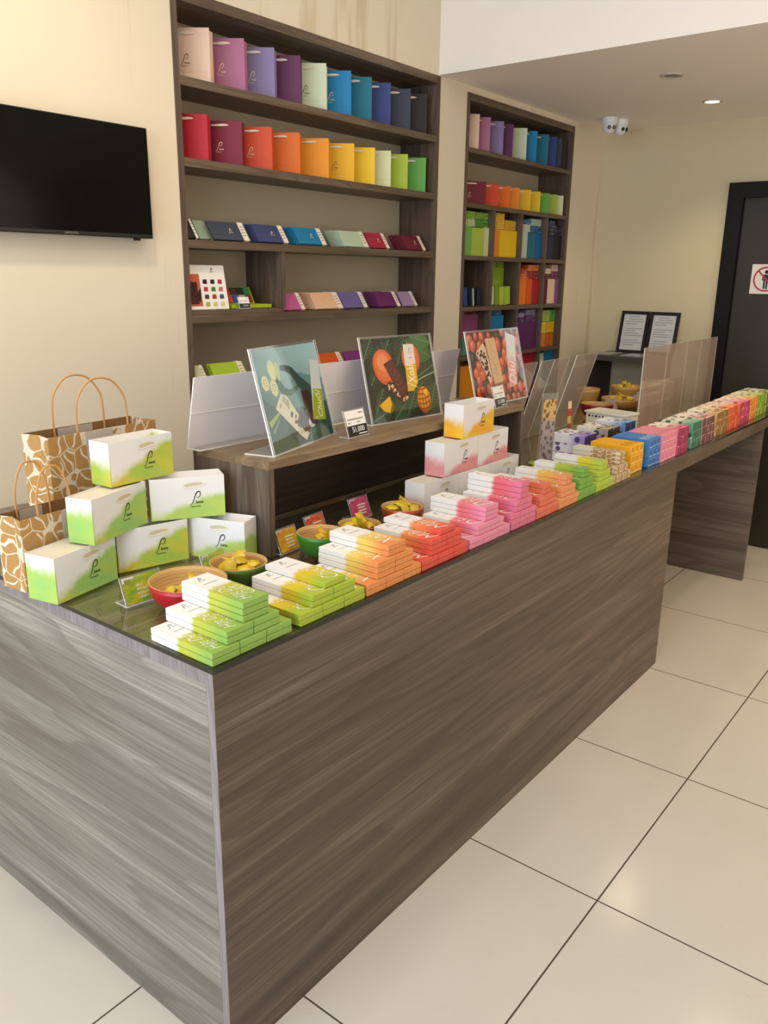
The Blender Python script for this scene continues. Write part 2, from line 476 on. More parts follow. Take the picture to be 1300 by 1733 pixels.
# ------------------------------------------------------------------ lights in the ceiling, cameras
def downlight(x, y, lit, label):
    r = empty('ceiling_downlight', (x, y, ZS), label, 'ceiling light')
    m = MB(); m.lathe([(.052, 0.0), (.050, -.006), (.040, -.006), (.036, .0), (.034, -.001)], 32); m.build('trim_ring', plain('#b9aea2', .4, .5, 0), r, smooth=True)
    m = MB(); m.lathe([(.034, -.0005), (.034, -.003)], 28)
    if lit:
        t = NT('lamp_glow'); e = t.n('Emission', i_Color=(1, .86, .52, 1), i_Strength=9.0); t.put(t.out.inputs[0], e.outputs[0]); mt = t.m
    else: mt = plain('#7d766c', .4, .4, 0)
    m.build('lens', mt, r)
downlight(3.157, .461, False, 'unlit round recessed downlight in the low ceiling, nearer the beam')
downlight(3.836, .490, True, 'glowing warm round recessed downlight in the low ceiling')
def dome_cam(x, y, rz, label):
    r = empty('security_camera', (x, y, ZS), label, 'security camera', rz)
    m = MB(); m.lathe([(.046, 0), (.046, -.022), (.041, -.034), (.028, -.040)], 32); m.build('mount_base', plain('#dfe0e0', .35, .5, 0), r, smooth=True)
    prof = [(.001 + .038 * math.sin(a), -.044 - .038 * math.cos(a) + .0) for a in [PI * k / 14 for k in range(15)]]
    m = MB(); m.lathe(prof[::1], 28); m.build('eyeball', plain('#e6e6e6', .3, .5, 0), r, loc=(0, 0, 0), smooth=True)
    for s in (-1, 1):
        m = MB(); m.lathe([(.011, 0), (.011, .004), (.008, .005)], 20)
        m.build('lens', plain('#17171b', .15, .6, 0), r, loc=(s * .014, -.034, -.053), rot=(PI / 2 + .25, 0, 0))
dome_cam(3.995, 1.118, -.75, 'white dome security camera in the ceiling corner, left one facing the viewer')
dome_cam(4.088, 1.092, -.30, 'white dome security camera beside the wall, right one turned away')

# ------------------------------------------------------------------ television
r = empty('television', (.585, W, 1.72), 'black flat television hanging on the cream wall', 'television')
m = MB(); m.box(-.295, .295, -.055, -.02, 0, .332); casing = m.build('casing', plain('#0c0c0d', .35, .5, 0), r, bevel=.003)
m = MB(); m.box(-.2905, .2905, -.0562, -.055, .012, .3285)
t = NT('tv_screen'); t.principled((.002, .002, .002, 1), .12, .14); m.build('screen', t.m, r)
m = MB(); m.add(text_geo('SAMSUNG', .010), M_front(.0, -.0556, .0062)); m.build('lettering', M_grey, casing)
m = MB(); m.box(.235, .252, -.045, -.03, -.007, 0); m.build('sensor', M_black, r)
m = MB(); m.box(-.12, .12, -.02, 0, .08, .25); m.build('wall_bracket', M_black, r)

# ------------------------------------------------------------------ shelving
def shelving(name, label, x0, x1, zt, shelves, dark_back_below=None, divs=(), extra=None):
    r = empty(name, (0, 0, 0), label, 'shelving'); y0, y1 = W - .004, W + ND
    e = .024
    for a in (x0, x1 - e):
        m = MB(); m.box(a + .0005, a + e - .0005, y0, y1, .101, zt - .001); m.build('side_panel', M_woodSZ, r)
    m = MB(); m.box(x0 + e, x1 - e, y0, y1, zt - .034, zt - .001); m.build('top_panel', M_woodSX, r)
    m = MB(); m.box(x0 + e, x1 - e, y1, y1 + .014, .101, zt - .034)
    m.build('back_panel', M_niche, r)
    for z, th in shelves:
        m = MB(); m.box(x0 + e, x1 - e, y0, y1, z - th, z); m.build('shelf', M_woodSX, r)
    for (x, za, zb) in divs:
        m = MB(); m.box(x, x + .02, y0 + .003, y1, za, zb); m.build('divider', M_woodSZ, r)
    if extra: extra(r)
S1 = [2.2425, 1.9915, 1.7265, 1.469, 1.212]
def ex1(r):
    m = MB(); m.box(N1[0] + .0245, 1.532, W + .004, W + ND, 1.4695, 1.4855); m.build('raised_floor', M_woodSX, r)
shelving('wall_shelving', 'tall grey-brown wood shelving set in the wall beside the television', N1[0], N1[1], NT1,
         [(z, .028) for z in S1] + [(.93, .028), (.62, .028)], divs=[(1.520, 1.4858, 1.7265 - .029)], extra=ex1)
S2 = [2.2285, 1.972, 1.718, 1.460, 1.2015, .950]
dv = []
for x in (3.102, 3.401, 3.699):
    for a, b in zip(S2[1:], S2[2:]): dv.append((x, b, a - .02))
    dv.append((x, .60, .93))
shelving('wall_shelving', 'narrower wood cubby shelving set in the wall near the back corner', N2[0], N2[1], NT2,
         [(z, .022) for z in S2] + [(.60, .022)], divs=dv)

# ------------------------------------------------------------------ the counter
CX1, CD = 4.05, .90
r = empty('display_counter', (0, 0, 0), 'long grey-brown wood grain display counter with an open knee space', 'counter')
m = MB(); m.box(.0, CX1, .0, CD, H - .030, H, mats=[0, 1, 0, 0, 0, 0]); m.build('top_board', [M_woodF, wood('counter_top_laminate', 'X', '#80776a', '#989083', '#aca598', off=9.3)], r)
m = MB(); m.box(0, .55, CD, W - .004, H - .030, H); m.build('side_top_board', M_woodY, r)
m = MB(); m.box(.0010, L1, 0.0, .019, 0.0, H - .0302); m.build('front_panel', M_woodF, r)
m = MB(); m.box(.0, .0009, .0, .0195, 0.0, H - .0302); m.build('corner_edge_strip', M_edge, r)
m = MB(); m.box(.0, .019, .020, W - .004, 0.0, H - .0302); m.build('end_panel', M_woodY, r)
m = MB(); m.box(.0, .001, .0, W - .004, 0, 0) if False else m.box(-.0008, .0, .0, W - .004, H - .0295, H - .0005); m.build('top_edge_strip', M_edge, r)
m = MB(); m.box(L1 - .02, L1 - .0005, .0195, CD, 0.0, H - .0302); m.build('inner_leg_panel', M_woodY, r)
m = MB(); m.box(L1, CX1, .0005, .03, H - .062, H - .0302); m.build('apron', M_woodF, r)
m = MB(); m.box(L2, L2 + .026, 0.0, CD, 0.0, H - .0625); m.build('leg_panel', wood('leg_panel_laminate', 'Y', '#5e5145', '#74665a', '#84766a', off=7.7), r)
m = MB(); m.box(-.006, CX1, -.010, CD, H + .0006, ZT, mats=[0, 0, 1, 1, 1, 1]); o = m.build('glass_top', [M_glass, M_glassedge])
tag(o, 'dark tinted glass sheet lying on the wood counter top', 'glass')

# raised display shelf standing on the counter
r = empty('display_riser', (.49, .352, ZT), 'wood display riser standing on the counter under the posters', 'display stand')
RL, RD, RH = 1.274, .272, ZR - ZT
m = MB(); m.box(-.0, RL, 0, RD, RH - .020, RH); m.build('top_board', wood('riser_top_laminate', 'X', '#7b654c', '#927a5e', '#a68d70', off=4.4), r)
m = MB(); m.box(0, .019, .001, RD, .001, RH - .0202); m.build('end_panel', M_woodZ, r)
m = MB(); m.box(RL - .019, RL, .001, RD, .001, RH - .0202); m.build('end_panel', M_woodZ, r)
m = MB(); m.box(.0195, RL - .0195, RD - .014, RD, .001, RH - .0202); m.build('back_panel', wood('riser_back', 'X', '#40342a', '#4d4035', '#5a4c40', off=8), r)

# ------------------------------------------------------------------ chocolate bars in stepped stacks
def bar_mesh(w, l, t, mt, name):
    m = MB(); m.box(0, w, 0, l, 0, t)
    me = m.mesh(name, [mt])
    import bmesh
    bm = bmesh.new(); bm.from_mesh(me); bmesh.ops.bevel(bm, geom=list(bm.edges), offset=.0009, segments=1, affect='EDGES'); bm.to_mesh(me); bm.free()
    return me
ORD = ['left', 'middle', 'right']
def fit_text(s, long, wide, shear=.45, bold=-.012):
    g = text_geo(s, 1.0, shear, bold); a, b, c, d = geo_bounds(g)
    kx, ky = long / (b - a), wide / (d - c)
    kx = min(kx, ky * 1.6); ky = min(ky, kx * 1.5)
    return [((x - (a + b) / 2) * kx, (y - (c + d) / 2) * ky, 0) for x, y, z in g[0]], g[1]
def letter_mesh(word, w, l, t, name):
    m = MB(); g = fit_text(word, l * .50, w * .80)
    m.add(g, M_top(w * .5, l * .30, t + .0003, 1, PI / 2), 0)
    return m.mesh(name, [M_white])
def emblem_mesh(w, l, t, name):
    m = MB(); m.add(MINILOGO, M_top(w * .40, l * .86, t + .0003, w * .26), 0)
    m.add(stroke_geo([(-.5, 0), (.5, 0)], .035), M_top(w * .5, l * .72, t + .0003, w * .55), 0)
    return m.mesh(name, [M_grey])
BAR_L = .180
def bar_stack(x0, pitch, th, tiers, mt, word, col, where, dy=(0, .005, .012), kind='bar_box', lean=0.0, l=BAR_L, lettered=True, y0=.002):
    w = pitch - .0016
    me = bar_mesh(w, l, th - .0008, mt, kind)
    lm = letter_mesh(word, w, l, th - .0005, 'lettering') if lettered else None
    em = emblem_mesh(w, l, th - .0005, 'emblem') if lettered else None
    z = ZT + .0004; off = 0.0
    tiern = ['bottom', 'middle', 'top']
    for ti, (cols, layers) in enumerate(tiers):
        for ly in range(layers):
            jx = rnd.uniform(-.0006, .0006) + (lean * ly if ti == 2 else 0)
            for c in range(cols):
                o = inst(kind, me, None, (x0 + off + c * pitch + jx, y0 + dy[ti] + rnd.uniform(-.0007, .0007), z))
                lay = '' if layers == 1 else ', ' + (['lower', 'upper'][ly] if layers == 2 else ['lowest', 'second', 'uppermost'][ly]) + ' layer'
                cc = '' if cols == 1 else ', ' + (ORD[c] if cols == 3 else ['left', 'right'][c]) + ' one'
                tag(o, f'{col} bar box, {where}, {tiern[ti]} tier{lay}{cc}', 'chocolate box', f'{col} bar boxes, {where}')
                if lettered and ly == layers - 1:
                    inst('lettering', lm, o); inst('emblem', em, o)
            z += th
        off += pitch * (.60 if ti == 0 else .68)
        if ti == 0 and cols == 1: pass
P1, T1 = .0688, .0135
P2, T2 = .0466, .0157
m_lime = bar_mat('lime_bar_print', '#b4b944', '#8aae52', .57)
m_yel = bar_mat('yellow_green_bar_print', '#d6bf2e', '#a5b83c', .52)
m_ora = bar_mat('yellow_orange_bar_print', '#e4c765', '#df8c52', .54)
m_red = bar_mat('orange_red_bar_print', '#e58d50', '#db5448', .54)
m_pnk = bar_mat('pink_bar_print', '#e5767f', '#e290a8', .52)
m_pn2 = bar_mat('deep_pink_bar_print', '#e16a76', '#dc7894', .54)
m_or2 = bar_mat('coral_bar_print', '#e28652', '#de745a', .54)
m_yo2 = bar_mat('amber_bar_print', '#e8be5c', '#e39565', .58)
m_grn = bar_mat('green_bar_print', '#b2c244', '#78aa4c', .60)
m_yl2 = bar_mat('lemon_bar_print', '#dccf38', '#b2c548', .52)
bar_stack(.0022, P1, T1, [(3, 2), (2, 2), (1, 3)], m_lime, 'Hạt Dẻ\nCười', 'lime', 'stack at counter corner')
bar_stack(.2316, P1, T1, [(3, 2), (2, 2), (1, 1)], m_yel, 'Chuối', 'yellow-green', 'second stack from corner')
bar_stack(.4454, P1, T1, [(3, 2), (2, 3), (1, 2)], m_ora, 'Xoài', 'yellow-orange', 'third stack from corner')
bar_stack(.6560, P1, T1, [(3, 2), (2, 3), (1, 1)], m_red, 'Mận', 'orange-red', 'fourth stack from corner')
bar_stack(.8705, P1, T1, [(3, 2), (2, 2), (1, 3)], m_pnk, 'Dâu', 'light pink', 'fifth stack from corner')
bar_stack(1.0873, P2, T2, [(3, 3), (2, 2), (1, 3)], m_pn2, 'Dâu', 'deep pink', 'stack after light pink', lean=.002)
bar_stack(1.2323, P2, T2, [(3, 2), (2, 2), (1, 2)], m_or2, 'Mận', 'coral', 'stack after deep pink')
bar_stack(1.3751, P2, T2, [(3, 2), (2, 2), (1, 2)], m_yo2, 'Xoài', 'pale orange', 'stack before green')
bar_stack(1.5035, P2, T2, [(3, 2), (2, 2), (1, 2)], m_grn, 'Hạt Dẻ', 'leaf green', 'stack before lemon', lean=.001)
bar_stack(1.6465, P2, T2, [(3, 2), (2, 2), (1, 2)], m_yl2, 'Chuối', 'lemon yellow', 'stack before kraft')
def kraftbar():
    t = NT('kraft_sleeve_print'); g = t.coord('Generated'); o = t.coord(); y = t.sep(g)[1]
    vo = t.n('TexVoronoi', feature='DISTANCE_TO_EDGE'); t.put(vo.inputs['Vector'], t.map(o, (60, 60, 60))); vo.inputs['Scale'].default_value = 1
    ks = t.mix(t.smooth(vo.outputs['Distance'], .09, .05), rgb('#ab8653'), rgb('#dccdb0'))
    t.principled(t.mix(t.smooth(y, .60, .62), ks, rgb('#d3cbb9')), .6, .3); return t.m
bar_stack(1.788, .0515, .0145, [(3, 2), (2, 2), (1, 3)], kraftbar(), '', 'kraft', 'stack before amber cartons', lettered=False, kind='sleeved_box')

# ------------------------------------------------------------------ blocks of small cartons
NUM = ['first', 'second', 'third', 'fourth', 'fifth', 'sixth']
def block(x0, y0, cols, rows, w, h, l, mt, desc, kind, where, cat='chocolate box'):
    me = bar_mesh(w - .0007, l, h - .0005, mt, kind); z = ZT + .0004
    rn = ['bottom', 'middle', 'top'] if rows == 3 else ['lower', 'upper']
    for rr in range(rows):
        for c in range(cols):
            o = inst(kind, me, None, (x0 + c * w, y0 + rnd.uniform(-.0015, .0015) - .0015 * (2 - rr), z))
            tag(o, f'{desc}, {rn[rr]} row, {NUM[c]} from left, {where}', cat, f'{desc} in {where}')
        z += h
BL = .137
block(1.972, .020, 3, 3, .0385, .0345, BL + .02, carton_mat('amber_carton_print', '#f0b01c', '#c98212', '#f7e3a6', '#5a3a14'), 'amber carton', 'carton', 'the block beside kraft boxes')
block(2.126, .012, 3, 3, .0385, .0352, BL + .01, carton_mat('blue_carton_print', '#3f7fc4', '#1d4a8c', '#cfe0f2', '#e5ecf2'), 'sky blue carton', 'carton', 'the block beside amber cartons')
block(2.2445, .008, 4, 3, .0425, .0362, BL, carton_mat('pink_carton_print', '#e58ea6', '#d9708d', '#f8d8de', '#b9554d'), 'rose pink carton', 'carton', 'the block beside blue cartons')
def dots(x0, y0, cols, w, mt, desc, where, l=BL):
    block(x0, y0, cols, 3, w, .0362, l, mt, desc, 'dotted_box', where)
dots(2.419, .006, 4, .0312, dot_mat('magenta_dot_print', '#d64f7c', '#8d1f4e'), 'magenta dotted box', 'front block beside rose pink')
dots(2.598, .008, 4, .0300, dot_mat('teal_dot_print', '#6fae92', '#1f5d4c'), 'teal dotted box', 'front block after magenta')
dots(2.731, .010, 6, .0280, dot_mat('plum_dot_print', '#d9a7a4', '#4b1c2c'), 'dark plum dotted box', 'front block after teal')
dots(2.951, .017, 6, .0290, dot_mat('tan_dot_print', '#dcb673', '#7a5631'), 'tan dotted box', 'front block after plum')
dots(3.1484, .020, 6, .0297, dot_mat('vermilion_dot_print', '#f08a4e', '#c2402c', endc='#c2472f'), 'vermilion dotted box', 'front block after tan')
dots(3.3455, .026, 6, .0292, dot_mat('crimson_dot_print', '#ef86a4', '#a52a56', endc='#a62a58'), 'crimson dotted box', 'front block after vermilion')
dots(3.5235, .031, 5, .0295, dot_mat('orange_dot_print', '#f2c06a', '#d07c2e', endc='#d37b2e'), 'orange dotted box', 'front block after crimson')
dots(3.6960, .036, 5, .0308, dot_mat('grass_dot_print', '#cdd66a', '#6d9a33', endc='#6f9c36'), 'grass green dotted box', 'front block after orange')
dots(3.8780, .036, 4, .0300, dot_mat('forest_dot_print', '#b9c46c', '#3b4a24', endc='#39452a'), 'forest green dotted box', 'last block on the counter')
dots(2.0130, .222, 4, .0285, dot_mat('violet_dot_print', '#a48cc8', '#3f2f72', '#efeaf0'), 'violet dotted box', 'rear block behind kraft boxes', .135)
dots(2.2130, .217, 4, .0295, dot_mat('black_dot_print', '#a89a8c', '#1d1815'), 'black dotted box', 'rear block behind blue cartons', .135)
dots(2.4010, .221, 4, .0290, dot_mat('navy_dot_print', '#6d9bd0', '#22305f', '#e4e8ee'), 'navy dotted box', 'rear block behind magenta boxes', .135)

# ------------------------------------------------------------------ watercolour gift bags
def gift_bag(x, y, z, rz, mt, label, group, w=.180, d=.070, h=.1035, closed=False):
    r = empty('gift_bag', (x, y, z), label, 'gift bag', rz, group)
    m = MB(); t = .0012
    m.box(0, w, 0, t, 0, h); m.box(0, w, d - t, d, 0, h); m.box(0, t, t, d - t, 0, h); m.box(w - t, w, t, d - t, 0, h)
    m.box(t, w - t, t, d - t, 0, t)
    body = m.build('body', mt, r)
    m = MB(); zz = h - (.004 if closed else .020)
    m.box(t * 1.1, w - t * 1.1, t * 1.1, d - t * 1.1, zz - .001, zz); m.build('inner_flap', M_paper if not closed else plain('#d5cdbd', .6, .3, .05), r)
    # ribbon handle folded flat against the front
    m = MB(); cx, cz = w * .58, h * .80
    up = catmull([(cx - .026, cz), (cx - .018, cz + .006), (cx, cz + .0085), (cx + .018, cz + .007), (cx + .027, cz + .001)], 5)
    dn = catmull([(cx - .026, cz), (cx - .016, cz - .005), (cx, cz - .0035), (cx + .017, cz - .001), (cx + .027, cz + .001)], 5)
    for pth, yy in ((up, -.0012), (dn, -.0022)):
        g = stroke_geo(pth, .002, .002, .0035)
        m.add(([(p[0], p[1], 0) for p in g[0]], g[1]), Matrix.Translation((0, yy, 0)) @ Matrix.Rotation(PI / 2, 4, 'X'), 0)
    m.poly([(p[0], -.0007, p[1]) for p in up] + [(p[0], -.0007, p[1]) for p in dn[::-1]][1:-1], 1)
    m.build('ribbon_handle', [M_cream, plain('#cfc3a6', .5, .3)], r)
    m = MB(); m.add(LOGO, M_front(w * .60, -.0006, h * .46, h * .33), 0); m.build('emblem', M_ink, body)
    return r
m_bag1 = lime_bag_mat('lime_wash_a', '#93c26a', '#a9c45c', '#c4c452', side_h=.078)
m_bag2 = lime_bag_mat('lime_wash_b', '#a0c052', '#c2bf44', '#cbb52e')
m_bag3 = lime_bag_mat('lime_wash_c', '#a9c968', '#b3cc66', '#c9d076', .3, .5)
G = 'white gift bags with green watercolour wash'
zb = ZT + .0005; hb = .1042
R_ = math.radians
gift_bag(-.0165, .480, zb, R_(12.5), m_bag1, 'green washed gift bag at the counter edge, bottom row, leftmost', G, closed=True, d=.085)
gift_bag(.1795, .545, zb, R_(-13.0), m_bag2, 'green washed gift bag, middle of the bottom row behind the pistachio sign', G)
gift_bag(.3660, .5310, zb, R_(-70.0), m_bag3, 'green washed gift bag, bottom row, rightmost against the riser', G, w=.168, d=.064)
gift_bag(.0890, .490, zb + hb, R_(17.6), m_bag1, 'green washed gift bag, left one of the middle row', G, w=.192, closed=True)
gift_bag(.2830, .5480, zb + hb, R_(-30.0), m_bag3, 'green washed gift bag, right one of the middle row', G)
gift_bag(.1810, .550, zb + 2 * hb, R_(3.6), m_bag2, 'yellow-green washed gift bag, alone on top of the green pyramid', G, w=.186)
m_pk1 = lime_bag_mat('pink_wash_a', '#e09a94', '#db8a92', '#e8bcc4', .1, .35)
m_pk2 = lime_bag_mat('yellow_wash', '#eaa43a', '#e6bd2a', '#f0d048', .3, .75)
m_pk3 = lime_bag_mat('pink_wash_b', '#efc0b2', '#edb0a0', '#f2d2c4', -.4, .25)
G = 'gift bags with pink and yellow watercolour wash'
for i, t_ in enumerate(('left', 'middle', 'right')):
    gift_bag(1.026 + i * .1858, .264, zb, 0, m_pk3, f'pale blush gift bag, {t_} one of the bottom row of the pink pyramid', G, w=.1845, closed=(i < 1))
for i, t_ in enumerate(('left', 'right')):
    gift_bag(1.127 + i * .1890, .266, zb + hb, 0, m_pk1, f'pink washed gift bag, {t_} one of the middle row of the pyramid', G, w=.188, closed=(i < 1))
gift_bag(1.222, .264, zb + 2 * hb, R_(0), m_pk2, 'yellow washed gift bag alone on top of the pink pyramid', G)

# ------------------------------------------------------------------ kraft paper bags
M_kraft = kraft_mat('kraft_bean_print', '#a9804c', '#b68c57', '#d8cab4', 21.0)
M_kraftin = plain('#8a6740', .8, .2)
M_twine = plain('#c08f5c', .7, .3)
M_patch = plain('#b9ada0', .6, .3, .02)
def kraft_bag(x, y, rz, w, d, h, hh, label, patch):
    r = empty('kraft_paper_bag', (x, y, ZT + .0006), label, 'paper bag', rz)
    m = MB(); t = .0012
    m.box(0, w, 0, t, 0, h, mats=[0, 0, 0, 0, 1, 0]); m.box(0, w, d - t, d, 0, h, mats=[0, 0, 1, 0, 0, 0])
    # gusseted ends fold inward
    for xa, s in ((0, 1), (w, -1)):
        for ya, yb in ((t, d / 2), (d / 2, d - t)):
            i = 0.0
            y0, y1 = (ya, yb)
            xin = xa + s * .012
            pa = (xa if ya == t else xin); pb = (xin if ya == t else xa)
            m.poly([(xa, y0, 0), (xa, y1, 0), (pb if True else xa, y1, h), (pa, y0, h)], 0)
    m.box(t, w - t, t, d - t, 0, t)
    body = m.build('body', [M_kraft, M_kraftin], r)
    if patch:
        m = MB(); m.box(patch[0], patch[1], -.0008, -.0003, patch[2], h - .001); m.build('blank_label_patch', M_patch, body)
        m = MB(); m.box(w * .3, w * .62, d - t - .0010, d - t - .0004, h * .70, h - .002); m.build('inner_reinforcement', M_patch, body)
    for yy, dx in ((t + .002, .0), (d - t - .003, .0)):
        a, b = w * .27, w * .73
        pth = catmull([(a + dx, yy, h - .03), (a - .002, yy, h + hh * .30), (a + .006, yy, h + hh * .66), (a + (b - a) * .25, yy, h + hh * .94), (a + (b - a) * .5, yy, h + hh * 1.0),
                       (a + (b - a) * .75, yy, h + hh * .90), (b - .008, yy, h + hh * .60), (b - .001, yy, h + hh * .28), (b, yy, h - .03)], 5)
        m = MB(); m.tube(pth, .0026, 8); m.build('handle', M_twine, r, smooth=True)
kraft_bag(-.024, .5900, R_(6), .185, .085, .167, .105, 'smaller kraft bean-print bag at the left end of the counter', (.105, .18, .07))
kraft_bag(.124, .705, R_(5), .325, .10, .312, .125, 'larger kraft bean-print bag against the wall behind the gift bags', (.105, .185, .24))

# ------------------------------------------------------------------ bowls and wrapped sweets
def bamboo():
    t = NT('bamboo_inside'); o = t.coord(); z = t.sep(o)[2]
    ring = t.math('SINE', t.math('MULTIPLY', z, 900.0))
    n = t.noise(t.map(o, (6, 6, 40)), 3.0, 3.0)
    c = t.mix(t.math('ADD', .5, t.math('MULTIPLY', ring, .3)), rgb('#b98f52'), rgb('#d9b27a'))
    t.principled(t.mix(t.math('MULTIPLY', n, .5), c, rgb('#a87c42')), .5, .4); return t.m
M_bamboo = bamboo()
def bowl_mesh(rad, hgt, outer, name):
    m = MB(); k = .55
    pr = [(rad * .42, 0), (rad * .44, hgt * .06)]
    for i in range(1, 9):
        a = i / 8; pr.append((rad * (.44 + .56 * math.sin(a * PI / 2)), hgt * (.06 + .94 * (1 - math.cos(a * PI / 2)))))
    ms = [0] * (len(pr) - 1)
    pr.append((rad * .955, hgt * 1.0)); ms.append(1)
    for i in range(7, -1, -1):
        a = i / 8; pr.append((rad * (.40 + .545 * math.sin(a * PI / 2)), hgt * (.12 + .86 * (1 - math.cos(a * PI / 2))))); ms.append(1)
    m.lathe(pr, 44, ms + [1])
    return m.mesh(name, [plain(outer, .3, .5, .05), M_bamboo], True)
def candy_mesh(col, seed):
    r = random.Random(seed); m = MB(); nx, ny = 9, 5; L, Wd = .046, .034
    top = []; bot = []
    for i in range(nx):
        for j in range(ny):
            u, v = i / (nx - 1), j / (ny - 1)
            fl = 1.0 if 1 < i < nx - 2 else (.55 if i in (1, nx - 2) else 1.05)
            x = (u - .5) * L; y = (v - .5) * Wd * fl
            b = (1 - (2 * v - 1) ** 2) * (max(0, 1 - abs(2 * u - 1) ** 3)) * .010 * (0 if i in (0, nx - 1) else 1)
            tw = r.uniform(-.0015, .0015) + (.004 * math.sin(v * 9) if i in (0, nx - 1) else 0)
            top.append((x, y, b + tw + .010)); bot.append((x, y, -b + tw + .0095))
    a = m.vert(*top); c = m.vert(*bot)
    for i in range(nx - 1):
        for j in range(ny - 1):
            p = i * ny + j
            m.face((a + p, a + p + ny, a + p + ny + 1, a + p + 1)); m.face((c + p, c + p + 1, c + p + ny + 1, c + p + ny))
    t = NT('foil_wrap'); n = t.noise(t.coord(), 90, 3); t.principled(t.mix(n, shade(rgb(col), .75), rgb(col)), .32, .6, bump=n, bump_d=.5)
    return m.mesh('wrapped_candy', [t.m], True)
CANDY = [candy_mesh('#d9b01c', 1), candy_mesh('#e0c432', 2), candy_mesh('#c9a516', 3)]
def bowl(x, y, rad, hgt, outer, label, where, n, fill=.45, z=ZT + .0005, tall=None):
    o = inst('bowl', bowl_mesh(rad, hgt, outer, 'bowl'), None, (x, y, z)); tag(o, label, 'bowl')
    pos = ['at the left', 'at the right', 'at the back', 'at the front', 'in the middle', 'lying on top', 'at the far side']
    for k in range(n):
        a = 2 * PI * k / max(n - 1, 1) + .7; rr = rad * .42 if k < n - 1 else 0
        lift = 0 if k < n - 1 else .012
        stand = (k in (0, 2)) and n > 3
        c = inst('wrapped_candy', CANDY[k % 3], None, (x + rr * math.cos(a), y + rr * math.sin(a), z + hgt * fill + lift + (.012 if stand else 0)),
                 (rnd.uniform(-.3, .3), (-.9 if stand else rnd.uniform(-.3, .2)), rnd.uniform(0, 3.1)))
        tag(c, f'yellow foil wrapped candy {pos[k]} in {where}', 'candy', f'candies in {where}')
bowl(.160, .262, .083, .062, '#a81424', 'red bowl behind the corner bar stack', 'the red bowl by the corner stack', 5, .40)
bowl(.3150, .276, .066, .056, '#4c6b22', 'olive green bowl nearest the gift bags', 'the olive bowl beside the gift bags', 6, .62)
bowl(.5850, .268, .062, .064, '#3c7a24', 'bright green bowl by the open riser end', 'the bright green bowl', 4, .45)
bowl(.7390, .270, .058, .050, '#7c1a1c', 'dark red bowl in front of the dark riser opening', 'the dark red bowl under the riser', 5, .70)
bowl(.9280, .270, .060, .058, '#a8431c', 'rust orange bowl beside the pink pyramid', 'the rust bowl beside the pyramid', 5, .72)
bowl(3.06, .640, .080, .075, '#7a1420', 'wine red bowl far along the counter', 'the far wine red bowl', 0)
bowl(3.43, .660, .110, .062, '#b98a4a', 'wide bamboo bowl heaped with sweets far along the counter', 'the far wide bamboo bowl', 6, .75)
bowl(3.40, .850, .066, .10, '#bd9050', 'tall bamboo bowl behind the wine red bowl', 'the far tall bamboo bowl', 0)
bowl(3.72, .760, .085, .092, '#c0954e', 'bamboo bowl with sweets beside the smoky panel', 'the bamboo bowl by the panel', 5, .85)
for i, (x, y, rz) in enumerate([(1.815, .318, .3), (1.855, .350, 1.2)]):
    c = inst('wrapped_candy', candy_mesh('#a8b83a', 9 + i), None, (x, y, ZT + .002), (0, 0, rz))
    tag(c, f'green foil wrapped candy on the counter past the pink pyramid, {["nearer", "farther"][i]} one', 'candy')

